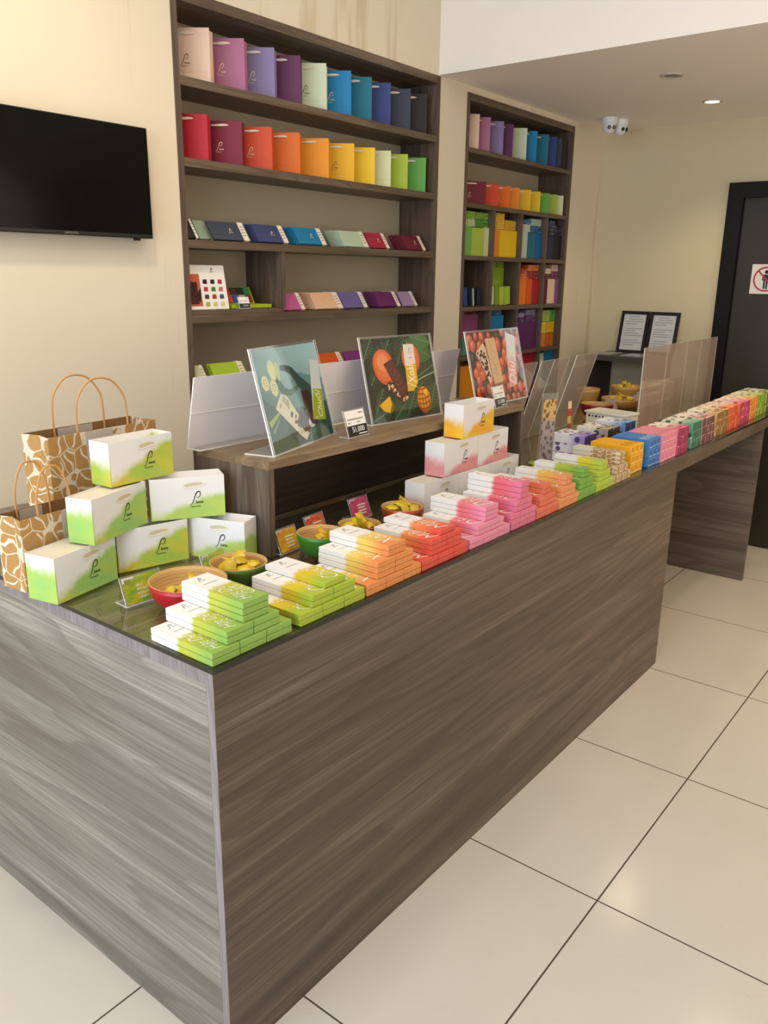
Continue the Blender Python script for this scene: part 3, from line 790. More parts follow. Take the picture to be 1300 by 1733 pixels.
# ------------------------------------------------------------------ little slanted signs
def flavour_sign(x, y, rz, w, h, c1, c2, label, words=None, lean=22):
    r = empty('flavour_sign', (x, y, ZT + .0006), label, 'sign', rz, 'flavour signs on the counter')
    L = R_(lean); up = Vector((0, math.sin(L), math.cos(L))); nn = Vector((0, -math.cos(L), math.sin(L)))
    m = MB(); m.obox((0, 0, 0), (w, 0, 0), tuple(-nn * .0022), tuple(up * h), mats=[1, 1, 0, 1, 0, 1])
    m.obox((0, .0, 0), (w, 0, 0), (0, .045, 0), (0, 0, .002), mats=[0, 0, 1, 1, 1, 1])
    m.build('acrylic_holder', [M_clear, M_acedge], r)
    t = NT('sign_wash'); g = t.coord('Generated'); gx, gy, gz = t.sep(g)
    n = t.noise(t.map(g, (3, 3, 3)), 1.0, 3.0, .6)
    k = t.smooth(t.math('ADD', t.math('SUBTRACT', t.math('MULTIPLY', gx, .5), gz), t.math('ADD', .80, t.math('MULTIPLY', t.math('SUBTRACT', n, .5), .8))), -.1, .1)
    col = t.mix(k, rgb('#cfc8bd'), t.mix(t.smooth(n, .4, .62), rgb(c1), rgb(c2))); t.principled(col, .4, .4)
    mg = .004; o = Vector((mg, 0, 0)) + up * mg + nn * .0006
    m = MB(); p = [o, o + Vector((w - 2 * mg, 0, 0)), o + Vector((w - 2 * mg, 0, 0)) + up * (h - 2 * mg), o + up * (h - 2 * mg)]
    m.obox(tuple(o), (w - 2 * mg, 0, 0), tuple(-nn * .0004), tuple(up * (h - 2 * mg)), 0)
    def mm(u, v, s): # text frame on the card
        c = Vector((u * w, 0, 0)) + up * (v * h) + nn * .0012
        return Matrix(((1 * s, 0, 0, c.x), (0, up.y * s, 0, c.y), (0, up.z * s, 0, c.z), (0, 0, 1, 0)) + ()) if False else Matrix(((s, 0, 0, c.x), (0, up.y * s, nn.y, c.y), (0, up.z * s, nn.z, c.z), (0, 0, 0, 1)))
    badge = [(math.cos(a) * 1.0, math.sin(a) * 1.0 if math.sin(a) < .3 else .3, 0) for a in [2 * PI * q / 24 for q in range(24)]]
    m.add((badge, [tuple(range(24))]), mm(.17, .84, w * .085), 1)
    if words:
        for q, wd in enumerate(words):
            m.add(text_geo(wd, .082 * w, 0, .0, 'LEFT'), mm(.34, .62 - q * .135, 1.0), 2)
    else:
        for q in range(4):
            m.add(stroke_geo([(0, 0), (.42 - .05 * (q % 2), 0)], .045), mm(.38, .62 - q * .13, w), 2)
    m.build('card', [t.m, plain('#8c7f3e' if words else c2, .5, .3), M_cream], r)
flavour_sign(.066, .352, R_(-4), .098, .066, '#a9a51c', '#6f9a2c', 'slanted lime MILK PISTACHIO flavour sign before the gift bags', ['MILK', 'PISTACHIO', 'ROASTED &', 'CRISPY'])
flavour_sign(.285, .350, R_(10), .085, .060, '#c9c63c', '#8fb043', 'slanted pale green flavour sign behind the olive bowl')
flavour_sign(.520, .345, R_(4), .080, .066, '#d8b420', '#e08a30', 'slanted yellow-orange flavour sign beside the riser end panel')
flavour_sign(.655, .372, R_(4), .082, .066, '#e0702c', '#cf3c30', 'slanted orange-red flavour sign between green and dark red bowls')
flavour_sign(.868, .400, R_(0), .086, .066, '#d8577c', '#c83a64', 'slanted pink flavour sign left of the rust bowl')
for i, (x, y, nm) in enumerate([(3.235, .655, 'leftmost'), (3.475, .600, 'middle'), (3.62, .640, 'rightmost')]):
    r = empty('blank_sign', (x, y, ZT + .0006), f'small grey slanted sign before the bamboo bowls, {nm}', 'sign', -.3, 'grey signs far along the counter')
    m = MB(); m.obox((0, 0, 0), (.085, 0, 0), (0, .003, 0), (.012, .03, .072)); m.build('panel', plain('#a8a096', .4, .5, 0), r)
    m = MB(); m.box(0, .085, .0, .05, 0, .002); m.build('foot', M_clear, r)

# ------------------------------------------------------------------ acrylic guards
def sheet(name, x0, x1, yb, yt, z0, z1, mt, label, th=.004, foot=None, seams=(), cat='acrylic screen', skew=0.0, group=None):
    r = empty(name, (x0, yb, z0), label, cat, 0, group)
    h = z1 - z0; w = x1 - x0; dy = yt - yb
    m = MB(); m.obox((0, 0, .0004), (w, 0, 0), (0, th, 0), (skew, dy, h), mats=[1, 1, 0, 1, 0, 1]); m.build('sheet', [mt, M_acedge], r)
    if foot:
        m = MB(); m.box(0, w, -foot, 0, .0004, .004, mats=[0, 0, 1, 1, 1, 1]); m.build('foot', [M_clear, M_acedge], r)
    for s in seams:  # (fraction of height or of width, 'h'/'v')
        m = MB()
        if s[1] == 'h':
            m.box(.001, w - .001, dy * s[0] - .0012 , dy * s[0] - .0004, h * s[0] - .0012, h * s[0] + .0012)
        else:
            a = w * s[0]; m.obox((a - .002, -.0012, .001), (.004, 0, 0), (0, .0008, 0), (0, dy, h - .002))
        m.build('joint', M_acedge, r)
    return r
sheet('acrylic_guard', .462, 1.68, .622, .582, ZR, 1.3625, M_guard, 'long acrylic guard with painted lavender reflection along the back of the riser', foot=.048, seams=[(.50, 'h')])
sheet('acrylic_guard', 1.905, 2.215, .640, .545, ZT, 1.279, M_guard2, 'hazy acrylic sheet right of the strawberry-coloured poster', foot=None)
sheet('acrylic_guard', 2.262, 2.527, .655, .550, ZT, 1.278, M_guard2, 'hazy acrylic sheet behind the violet dotted boxes', seams=[(.42, 'v')])
sheet('acrylic_guard', 2.597, 2.820, .658, .550, ZT, 1.280, M_guard2, 'hazy leaning acrylic sheet beside the wine red bowl')
xs = [2.938, 3.249, 3.535, 3.753, 4.031]
nm = ['nearest', 'second', 'third', 'farthest']
for i in range(4):
    sheet('acrylic_screen', xs[i] + .001, xs[i + 1] - .001, .376, .374, ZT, 1.3035, M_guardR, f'upright smoky acrylic screen behind the dotted boxes, {nm[i]} of four', group='upright acrylic screens')
# cartons behind the smoky panels
for (x0, x1, y0, y1, h, c, lb) in [(3.045, 3.290, .385, .425, .138, '#d2a49a', 'pinkish taped carton behind the smoky screens, lower one'), (3.300, 3.60, .385, .425, .190, '#bfa68e', 'tan taped carton behind the smoky screens, taller one')]:
    r = empty('shipping_carton', (x0, y0, ZT + .0006), lb, 'carton')
    m = MB(); m.box(0, x1 - x0, 0, y1 - y0, 0, h); m.build('body', plain(c, .7, .2), r, bevel=.002)
    m = MB(); a = (x1 - x0) * .62; m.box(a, a + .03, -.0006, -.0001, h * .35, h); m.box(a, a + .03, 0, y1 - y0, h + .0001, h + .0006); m.build('tape', plain('#e2d3c6', .4, .4, 0), r)
# narrow acrylic strip at the riser's right end, reflected boxes painted on it
r = empty('painted_reflection_strip', (1.972, .375, ZT + .0006), 'narrow upright acrylic strip with painted tan and mauve reflections past the riser', 'display strip', R_(-35))
m = MB(); m.obox((-.02, 0, 0), (.062, 0, 0), (0, .003, 0), (.004, -.012, .262), mats=[1, 1, 0, 1, 0, 1]); m.build('acrylic', [M_clear, M_acedge], r)
t = NT('strip_reflection_paint'); o_ = t.coord(); z_ = t.sep(o_)[2]
vo = t.n('TexVoronoi', feature='F1'); t.put(vo.inputs['Vector'], t.map(o_, (70, 30, 45))); vo.inputs['Scale'].default_value = 1
kk = t.smooth(vo.outputs['Distance'], .5, .35)
cc = t.mix(kk, t.mix(t.smooth(z_, .15, .17), rgb('#b5a3a0'), rgb('#d8b272')), t.mix(t.smooth(z_, .15, .17), rgb('#7d6a6c'), rgb('#8a5a26')))
t.principled(cc, .4, .4)
m = MB(); m.obox((-.016, -.0016, .004), (.054, 0, 0), (0, .0006, 0), (.0035, -.0108, .235)); m.build('print', t.m, r)  # pattern imitates the kraft boxes mirrored in the acrylic
# added coloured slats that stand in for a reflection in the hazy sheet
r = empty('striped_reflection', (2.30, .43, ZT + .0006), 'thin red and yellow striped strip shaped as a reflection before the hazy sheets', 'card', 0)
m = MB()
for k, c in enumerate(range(6)):
    m.obox((.004 * k * 2.2, .010 * k * .5, .030 * k), (.030, 0, 0), (0, .002, 0), (.0085, .005, .0298), m=k % 4)
m.build('card', [plain('#c8363a', .5, .3), plain('#e7d7a0', .5, .3), plain('#a8502a', .5, .3), plain('#e0b45a', .5, .3)], r)

# white perforated basket behind the rear row
r = empty('storage_basket', (2.575, .300, ZT + .0006), 'white plastic basket with round holes behind the navy boxes', 'basket', R_(-8))
bw, bl, bh = .115, .19, .112; t_ = .003
m = MB()
for (a0, a1, b0, b1) in ((0, t_, 0, bl), (bw - t_, bw, 0, bl), (t_, bw - t_, 0, t_), (t_, bw - t_, bl - t_, bl)): m.box(a0, a1, b0, b1, 0, bh)
m.box(t_, bw - t_, t_, bl - t_, 0, t_); m.box(-.006, 0, -.006, bl + .006, bh - .008, bh); m.box(bw, bw + .006, -.006, bl + .006, bh - .008, bh)
m.box(0, bw, -.006, 0, bh - .008, bh); m.box(0, bw, bl, bl + .006, bh - .008, bh)
m.build('body', plain('#e9e2d2', .4, .4, 0), r)
m = MB()
for k in range(10):
    y_ = .016 + k * .0175; rr = .0055 if k % 2 else .004
    pts = [(-.0004, y_ + rr * math.cos(q * PI / 6), bh - .022 + rr * math.sin(q * PI / 6)) for q in range(12)]; m.poly(pts, 0)
m.build('round_holes', M_black, r)

# ------------------------------------------------------------------ shelf bags
def shelf_bag_mesh(w, d, h, mt, side, name='body'):
    m = MB(); t = .001
    m.box(-w, 0, 0, t, 0, h); m.box(-w, 0, d - t, d, 0, h)
    for xa, s in ((-w, 1), (0, -1)):   # side gussets creased inward
        xi = xa + s * .008
        m.poly([(xa, t, 0), (xa, d / 2, 0), (xi, d / 2, h), (xa, t, h)], 1); m.poly([(xa, d / 2, 0), (xa, d - t, 0), (xa, d - t, h), (xi, d / 2, h)], 1)
    m.box(-w + t, -t, t, d - t, 0, t)
    return m.mesh(name, [mt, side])
def fold_bag_mat(h, hh):
    t = NT('paper_' + h.strip('#')); c = rgb(h); z = t.sep(t.coord())[2]
    n = t.noise(t.map(t.coord(), (12, 12, 5)), 1.0, 3.0)
    col = t.mix(n, shade(c, .92), shade(c, 1.06))
    f = t.smooth(t.math('ABSOLUTE', t.math('SUBTRACT', z, hh * .20)), .0025, .0008)
    col = t.mix(t.math('MULTIPLY', f, .25), col, shade(c, .7)); col = t.mix(t.math('MULTIPLY', t.smooth(z, hh * .20, hh * .19), .12), col, shade(c, 1.25))
    t.principled(col, .5, .35); return t.m
def shelf_bag(x, y, z, yaw, w, d, h, col, cname, where, group, logo=True, pale=True):
    r = empty('paper_shopping_bag', (x, y, z + .0005), f'{cname} paper shopping bag {where}', 'paper bag', yaw, group)
    mt = fold_bag_mat(col, h); c = plain(col, .55, .3)
    body = inst('body', shelf_bag_mesh(w, d, h, mt, c), r)
    ink = M_gold if pale else plain('#7a5a3a', .5, .3, 0)
    m = MB(); g = stroke_geo(catmull([(-w * .76, h * .895), (-w * .60, h * .90), (-w * .42, h * .905), (-w * .33, h * .90)], 5), .004, .003, .010 * h / .17)
    m.add(g, Matrix.Translation((0, -.003, 0)) @ Matrix.Rotation(PI / 2, 4, 'X'), 0); m.build('ribbon_handle', plain('#e6d3c2', .5, .4, 0), r)
    if logo:
        m = MB(); m.add(LOGO, M_front(-w * .58, -.0008, h * .42, h * .20), 0); m.build('emblem', ink, body)
    return r
yw = R_(-52)
R1 = [(1.213, '#e3c3ae', 'peach cream', 1, 0), (1.372, '#ad6a8a', 'rose pink', 1, 1), (1.521, '#8679a4', 'lilac', 1, 1), (1.659, '#622c54', 'plum purple', 0, 1), (1.806, '#cfd8b8', 'pale sage', 1, 0),
      (1.957, '#0f7fb8', 'bright blue', 1, 1), (2.092, '#0d6f86', 'deep teal', 0, 1), (2.222, '#2e3f7e', 'royal navy', 0, 1), (2.368, '#33384c', 'dark slate', 0, 1), (2.495, '#1f1612', 'black-brown', 0, 1)]
for x, c, n, lg, pl in R1:
    shelf_bag(x, W + .016, S1[0], yw, .150, .058, .172, c, n, 'on the top shelf of the large shelving', 'paper bags on the top shelf of the large shelving', lg, pl)
R2 = [(1.188, '#b51f2e', 'scarlet', 0, 1), (1.348, '#7d1735', 'burgundy', 1, 1), (1.499, '#d04a24', 'orange-red', 1, 1), (1.650, '#dd6a16', 'vivid orange', 0, 1), (1.818, '#ef9418', 'amber', 0, 1),
      (1.978, '#f0b51a', 'golden yellow', 1, 0), (2.117, '#f0c81c', 'lemon yellow', 0, 0), (2.230, '#d6dcae', 'pale green', 0, 0), (2.356, '#a9bd35', 'lime', 0, 0), (2.498, '#5ba446', 'grass green', 0, 1)]
for x, c, n, lg, pl in R2:
    shelf_bag(x, W + .016, S1[1], yw, .145, .055, .152, c, n, 'on the second shelf of the large shelving', 'paper bags on the second shelf of the large shelving', lg, pl)
R3 = [2.950, 3.055, 3.190, 3.290, 3.440, 3.556, 3.692, 3.793, 3.860, 3.918]
for x, (_, c, n, lg, pl) in zip(R3, R1):
    shelf_bag(x, W + .016, S2[0], yw, .135, .042, .166, c, n, 'on the top shelf of the cubby shelving', 'paper bags on the top shelf of the cubby shelving', False, pl)
R4 = [(3.040, '#6d1226', 'burgundy', 1), (3.165, '#c9401c', 'orange-red', 0), (3.290, '#d8620f', 'vivid orange', 1), (3.390, '#dd8116', 'amber', 0), (3.522, '#dfae12', 'golden yellow', 1),
      (3.636, '#dcb715', 'lemon yellow', 0), (3.744, '#5ba43e', 'grass green', 0), (3.846, '#9db036', 'lime', 0), (3.925, '#cdd6a6', 'pale green', 0)]
for i, (x, c, n, lg) in enumerate(R4):
    shelf_bag(x, W + .016, S2[1], R_(-42) if i else R_(-30), .170 if i == 0 else .125, .045, .114, c, n, 'on the second shelf of the cubby shelving', 'paper bags on the second shelf of the cubby shelving', lg)

# ------------------------------------------------------------------ slim boxes leaning on the shelves
def slim_box_mesh(l, h, th, mt): return bar_mesh(l, th, h, mt, 'slim_box')
M_band = plain('#e6dccb', .5, .3, 0)
def slim_group(xr, z, l, col, n, cname, where, band=True, h=.078, logo=True, lean=34, y0=W + .018):
    mt = plain(col, .45, .4); me = slim_box_mesh(l, h, .011, mt)
    m = MB(); bw = l * .155
    m.box(l - bw - .006, l - .006, -.0006, .0116, -.0002, h + .0006)
    for q in range(4): m.box(l - bw * .85 - .006, l - bw * .25 - .006, -.0012, -.0007, h * (.25 + q * .16), h * (.25 + q * .16) + h * .045, m=1)
    bm_ = m.mesh('paper_band', [M_band, M_grey])
    m = MB(); m.add(MINILOGO, M_front(l * .52, -.0006, h * .48, h * .26), 0); lm = m.mesh('emblem', [M_gold])
    L = R_(lean); step = .0114 / math.cos(L)
    pos = {1: [''], 2: ['front', 'rear']}.get(n, ['front'] + [NUM[k] for k in range(1, n)])
    for k in range(n):
        o = inst('slim_box', me, None, (xr - l - k * .0005, y0 + k * step, z + .0008 + .011 * math.sin(L)), (-L, 0, 0))
        tail = '' if n == 1 else (', front one' if k == 0 else (', rear one' if n == 2 else f', {pos[k]} from the front'))
        tag(o, f'{cname} slim gift box leaning {where}{tail}', 'chocolate box', f'{cname} slim boxes {where}')
        if band: inst('paper_band', bm_, o)
        if logo and k == 0: inst('emblem', lm, o)
w3, w4, w5 = 'on the third shelf', 'on the fourth shelf', 'on the fifth shelf'
slim_group(1.135, S1[2], .068, '#1f1a1c', 1, 'small black', w3, logo=False)
slim_group(1.214, S1[2], .070, '#8fa08c', 2, 'grey-green', w3, band=False, logo=False, y0=W + .048)
slim_group(1.380, S1[2], .178, '#3a4150', 1, 'slate', w3)
slim_group(1.588, S1[2], .165, '#37406c', 4, 'navy', w3)
slim_group(1.812, S1[2], .165, '#1478a4', 5, 'blue', w3)
slim_group(2.088, S1[2], .165, '#b3c9ac', 6, 'mint', w3)
slim_group(2.241, S1[2], .140, '#a62a40', 1, 'crimson', w3)
slim_group(2.525, S1[2], .148, '#6c1f33', 6, 'burgundy', w3)
slim_group(1.678, S1[3], .130, '#b8588a', 1, 'rose', w4, logo=False)
slim_group(1.915, S1[3], .175, '#e0b490', 5, 'peach', w4)
slim_group(2.085, S1[3], .160, '#6d5f98', 2, 'lilac', w4, logo=False)
slim_group(2.332, S1[3], .160, '#66265e', 5, 'plum', w4, logo=False)
slim_group(2.466, S1[3], .115, '#9d86a8', 1, 'mauve', w4, logo=False)
slim_group(1.150, S1[4], .065, '#cfcfa8', 1, 'cream', w5, logo=False)
slim_group(1.350, S1[4], .165, '#a3bd2a', 2, 'lime', w5, logo=False)
slim_group(1.935, S1[4], .170, '#cf5a16', 1, 'orange', w5, logo=False)
slim_group(2.120, S1[4], .165, '#7b2f78', 1, 'purple', w5, logo=False)

# card sign and open green sampler in the small compartment
zc = 1.4862
r = empty('display_card', (1.0795, W + .025, zc), 'white display card showing rows of small bars, on the fourth shelf', 'card', 0)
L = R_(10); up = Vector((0, math.sin(L), math.cos(L)))
m = MB(); cw, ch = .186, .158
m.obox((0, 0, .0006), (cw, 0, 0), (0, .003, 0), tuple(up * ch), 0)
def on(u, v): p = up * (v * ch); return Vector((u * cw, p.y, p.z)) + Vector((0, -.0010, .0003))
def cquad(u0, v0, u1, v1, k): m.poly([on(u0, v0), on(u1, v0), on(u1, v1), on(u0, v1)], k)
cquad(.02, .08, .34, .80, 1); cquad(.06, .12, .26, .62, 2)
m.poly([p + Vector((0, -.0004, 0)) for p in (on(.18, .3), on(.34, .5), on(.30, .15))], 3)
cols = ['#26202a', '#33283a', '#b23650', '#b83a3a', '#4f7a3c', '#c9776a', '#4a3a30', '#a8452e', '#4a4a86', '#a8b04a', '#d2c870', '#d8cc90']
cm = [plain(c, .5, .3) for c in cols]
k = 0
for rr in range(4):
    for c_ in range(3):
        u, v = .42 + c_ * .19, .58 - rr * .17
        cquad(u, v, u + .10, v + .10, 4 + k); cquad(u - .01, v + .02, u + .015, v + .05, 4 + k); k += 1
pc = on(.66, .88)
m.add(MINILOGO, Matrix.Translation(pc + Vector((0, -.0004, 0))) @ Matrix.Rotation(PI / 2 - L, 4, 'X') @ Matrix.Scale(.016, 4), 3)
m.build('printed_face', [M_white, plain('#c2604a', .5, .3), plain('#3a2a2a', .5, .3), M_ink] + cm, r)
m = MB(); m.box(.02, .165, .03, .07, .0006, .004); m.build('strut', M_white, r)
r = empty('chocolate_sampler', (1.285, W + .030, zc), 'open lime sampler box of coloured squares in the small compartment', 'chocolate box')
m = MB(); m.box(0, .205, 0, .09, .0006, .014); m.build('tray', plain('#a4b81f', .5, .3), r, bevel=.001)
m = MB(); L = R_(28); up = Vector((0, math.sin(L), math.cos(L)))
m.obox((-.012, .055, .0145), (.180, 0, 0), (0, .008, 0), tuple(up * .070), 0)
m.build('lid', plain('#8ea024', .5, .3), r)
pc = ['#8c1f22', '#9a2a24', '#3a2a22', '#1d1d1d', '#2f7a44', '#a83a2a', '#c23b24', '#2a4a9a', '#b0a890', '#7a2430']
for k in range(10):
    u = -.008 + (k % 5) * .034; v = .038 - (k // 5) * .032
    p = Vector((u, .0545, .0148)) + up * v
    m = MB(); m.obox(tuple(p), (.030, 0, 0), (0, -.003, .0015), tuple(up * .029), 0); m.build('chocolate_square', plain(pc[k], .35, .5), r)

def price_tag(x, y, z, rz, w, h, label, txt, dark='#1b1b1f'):
    r = empty('price_stand', (x, y, z + .0006), label, 'price sign', rz, 'price stands')
    L = R_(18); up = Vector((0, math.sin(L), math.cos(L))); nn = Vector((0, -math.cos(L), math.sin(L)))
    m = MB(); m.obox((0, 0, 0), (w, 0, 0), tuple(-nn * .002), tuple(up * h), mats=[1, 1, 0, 1, 0, 1]); m.box(0, w, 0, .035, 0, .0015, mats=[0, 0, 1, 1, 1, 1]); m.build('acrylic_holder', [M_clear, M_acedge], r)
    def P(u, v, q=.0006): return Vector((u * w, 0, 0)) + up * (v * h) + nn * q
    def F(u, v, s): c = P(u, v, .0018); return Matrix(((s, 0, 0, c.x), (0, up.y * s, nn.y, c.y), (0, up.z * s, nn.z, c.z), (0, 0, 0, 1)))
    m = MB(); m.poly([P(.04, .42), P(.96, .42), P(.96, .95), P(.04, .95)], 0); m.poly([P(.04, .04, .0008), P(.96, .04, .0008), P(.96, .42, .0008), P(.04, .42, .0008)], 1)
    if txt:
        g = text_geo(txt, 1.0, 0, .012); a, b, c, d = geo_bounds(g); k = w * .58 / (b - a)
        m.add(g, F(.52, .26, k), 0); m.add(stroke_geo([(0, 0), (.4, 0)], .03), F(.5, .10, w), 0)
    else:
        m.add(stroke_geo([(0, 0), (.45, 0)], .12), F(.35, .24, w), 2)
    for (u, v, l) in ((.68, .84, .2), (.1, .64, .75), (.1, .52, .12), (.55, .52, .12)): m.add(stroke_geo([(0, 0), (l, 0)], .028), F(u, v, w), 2)
    m.build('card', [M_white, plain(dark, .4, .4, 0), M_grey], r)
price_tag(.846, .398, ZR, R_(4), .098, .080, 'white and black price card reading 51.000 before the mango poster', '51.000')
price_tag(1.600, .372, ZR, R_(4), .088, .078, 'white and dark price card before the strawberry-coloured poster', '51.000', '#3f4247')
price_tag(1.303, W + .008, zc, 0, .056, .046, 'tiny price card before the open lime sampler', None, '#2a3440')

# ------------------------------------------------------------------ bundles in the cubbies
def upright(x0, x1, z0, z1, col, cname, where, n=2, d=.15, tilt=0.0):
    """flat folded paper bags standing upright as one pack with their edges showing"""
    r = empty('folded_bag_pack', ((x0 + x1) / 2, W + .022, z0 + .0005), f'{cname} pack of folded paper bags standing {where}', 'paper bag pack', 0, 'packs of folded bags standing in the cubbies')
    w = x1 - x0 - .002; h = z1 - z0; mt = fold_bag_mat(col, h)
    m = MB(); k = 6; t = d / k
    for i in range(k):
        m.box(-w / 2 + (.0008 if i % 2 else 0), w / 2 - (.0008 if i % 2 else 0), i * t, (i + .92) * t, 0, h - rnd.uniform(0, .002))
    m.build('bags', mt, r, rot=(0, tilt, 0))
    m = MB(); g = stroke_geo([(-w * .22, h * .93), (w * .22, h * .93)], .004); m.add(g, Matrix.Translation((0, -.0012, 0)) @ Matrix.Rotation(PI / 2, 4, 'X'), 0)
    m.build('top_slot', plain(col, .7, .2), r)
def flatpack(x0, x1, z0, z1, col, cname, where, d=.13):
    """wrapped flat packs lying down: slightly slumped, creased sheets"""
    r = empty('wrapped_bag_pack', ((x0 + x1) / 2, W + .030, z0 + .0004), f'{cname} plastic-wrapped pack of bags lying {where}', 'paper bag pack', 0, 'wrapped packs lying in the cubbies')
    w = x1 - x0 - .003; h = z1 - z0 - .001; m = MB(); k = max(2, int(h / .008)); t = h / k
    for i in range(k):
        a = rnd.uniform(-.001, .001); m.box(-w / 2 + abs(a), w / 2 - abs(a) * .5, abs(a) * 2, d, i * t, (i + .93) * t)
    tt = NT('wrapped_' + col.strip('#')); n = tt.noise(tt.map(tt.coord(), (40, 40, 90)), 1.0, 3.0)
    cc = tt.mix(tt.smooth(n, .55, .72), rgb(col), tt.mix(.35, rgb(col), (1, 1, 1, 1))); tt.principled(cc, .3, .6)
    m.build('pack', tt.m, r)
    m = MB(); m.box(-.006, .006, -.0012, -.0002, .0, h); m.build('tape', plain(col, .25, .6, .0), r)
rA, rB, rC, rD = 'in the upper row of cubbies', 'in the second row of cubbies', 'in the third row of cubbies', 'in the low cubby row'
z = S2[2]
upright(2.832, 2.928, z, z + .145, '#6fae52', 'mid green', rA); upright(2.929, 3.050, z, z + .142, '#a9bd45', 'lime', rA); upright(3.051, 3.100, z, z + .145, '#c9d3a2', 'pale green', rA)
flatpack(2.834, 2.972, z + .1455, z + .182, '#b4c296', 'pale green', 'on the mid green bags'); flatpack(2.834, 2.972, z + .182, z + .220, '#7aa83a', 'leaf green', 'on the pale green pack')
flatpack(2.975, 3.100, z + .1455, z + .186, '#4c8a2c', 'dark green', 'on the lime bags'); flatpack(2.975, 3.100, z + .186, z + .219, '#7d9c34', 'olive green', 'on the dark green pack')
upright(3.124, 3.211, z, z + .145, '#e08a18', 'orange', rA); upright(3.212, 3.400, z, z + .143, '#e6bd16', 'yellow', rA)
flatpack(3.126, 3.272, z + .1455, z + .228, '#dcae1a', 'deep yellow', 'on the orange bags, tall one'); flatpack(3.277, 3.398, z + .1445, z + .196, '#d3a21a', 'mustard', 'on the yellow bags')
upright(3.423, 3.524, z, z + .145, '#b9c8bc', 'pale grey-green', rA); upright(3.525, 3.618, z, z + .144, '#1a6a80', 'teal', rA); upright(3.619, 3.697, z, z + .145, '#0c5f96', 'blue', rA)
flatpack(3.424, 3.566, z + .1455, z + .186, '#c3ccc4', 'silvery', 'on the pale grey-green bags'); flatpack(3.424, 3.566, z + .186, z + .208, '#12699a', 'blue', 'on the silvery pack')
flatpack(3.571, 3.696, z + .1455, z + .182, '#11608c', 'deep blue', 'on the blue bags'); flatpack(3.571, 3.696, z + .182, z + .220, '#aebfb8', 'pale silver', 'on the deep blue pack')
upright(3.721, 3.850, z, z + .142, '#252a4c', 'navy', rA); upright(3.851, 3.950, z, z + .142, '#211a1a', 'black', rA)
flatpack(3.735, 3.866, z + .1425, z + .186, '#1b1c2c', 'blue-black', 'on the navy bags'); flatpack(3.735, 3.866, z + .186, z + .222, '#23306c', 'royal navy', 'on the blue-black pack'); flatpack(3.868, 3.948, z + .1425, z + .198, '#23284a', 'dark navy', 'on the black bags')
z = S2[3]
def slim_upright(x, z0, w, h, col, cname, where, tilt, bow=False, d=.12):
    r = empty('ribbon_box', (x, W + .03, z0 + .0006), f'{cname} slim box standing tilted {where}', 'chocolate box', 0, 'slim boxes standing in the cubbies')
    m = MB(); m.box(-w / 2, w / 2, 0, d, 0, h); m.build('body', plain(col, .5, .4), r, rot=(0, tilt, 0), loc=(0, 0, max(0, math.sin(abs(tilt)) * w / 2)), bevel=.001)
    m = MB(); m.box(-.004, .004, -.0012, -.0002, 0, h) if bow else m.box(-w * .3, w * .3, -.0012, -.0002, h * .9, h * .93); m.build('ribbon' if bow else 'paper_label', M_cream if bow else plain(col, .7, .2), r, rot=(0, tilt, 0), loc=(0, 0, max(0, math.sin(abs(tilt)) * w / 2)))
slim_upright(2.856, z, .040, .092, '#2c3050', 'slate navy', 'in the dark cubby, first from the left', -.12, True); slim_upright(2.910, z, .036, .094, '#30418a', 'royal navy', 'in the dark cubby, second from the left', -.12)
slim_upright(2.985, z, .040, .092, '#26303c', 'charcoal', 'in the dark cubby, third from the left', -.12, True); slim_upright(3.045, z, .036, .092, '#1d2430', 'midnight', 'in the dark cubby, fourth from the left', -.12)
m_ = R_(-6)
upright(3.240, 3.396, z, z + .205 - .0, '#8fae2f', 'tall lime', rB, d=.06)
for o in [o for o in COL.objects if o.name.startswith('folded_bag_pack') and o.get('label', '').startswith('tall lime')]: o.location.y = W + .092
flatpack(3.240, 3.396, z + .2055, z + .236, '#7f9a2e', 'olive', 'on the tall lime pack', d=.06)
for o in [o for o in COL.objects if o.name.startswith('wrapped_bag_pack') and o.get('label', '').startswith('olive plastic-wrapped pack of bags lying on the tall')]: o.location.y = W + .092
slim_upright(3.165, z, .066, .098, '#cdd6b0', 'pale green', 'before the tall lime pack, leftmost', -.10, d=.055); slim_upright(3.230, z, .040, .098, '#7f9a24', 'olive lime', 'before the tall lime pack, second', -.10, d=.055)
slim_upright(3.284, z, .044, .098, '#b2c24a', 'yellow-lime', 'before the tall lime pack, third', -.10, d=.055); slim_upright(3.346, z, .060, .098, '#a4bf35', 'bright lime', 'before the tall lime pack, rightmost', -.10, d=.055)
upright(3.423, 3.540, z, z + .144, '#e07a12', 'orange', rB); upright(3.541, 3.612, z, z + .144, '#d4551b', 'orange-red', rB); upright(3.613, 3.697, z, z + .143, '#a3202c', 'red', rB)
flatpack(3.424, 3.562, z + .1445, z + .175, '#d8631a', 'burnt orange', 'on the orange bags'); flatpack(3.424, 3.562, z + .175, z + .200, '#b02a22', 'brick red', 'on the burnt orange pack')
flatpack(3.566, 3.696, z + .1445, z + .190, '#8f1c20', 'dark red', 'on the red bags'); flatpack(3.566, 3.696, z + .190, z + .224, '#d9731c', 'orange', 'on the dark red pack')
upright(3.721, 3.805, z, z + .146, '#5c1228', 'burgundy', rB); upright(3.806, 3.900, z, z + .145, '#e2c3ac', 'peach', rB); upright(3.901, 3.950, z, z + .144, '#8a5a8a', 'mauve', rB)
flatpack(3.722, 3.856, z + .1465, z + .175, '#581426', 'burgundy', 'on the burgundy bags'); flatpack(3.722, 3.856, z + .175, z + .207, '#dfc2ac', 'peach', 'on the burgundy pack')
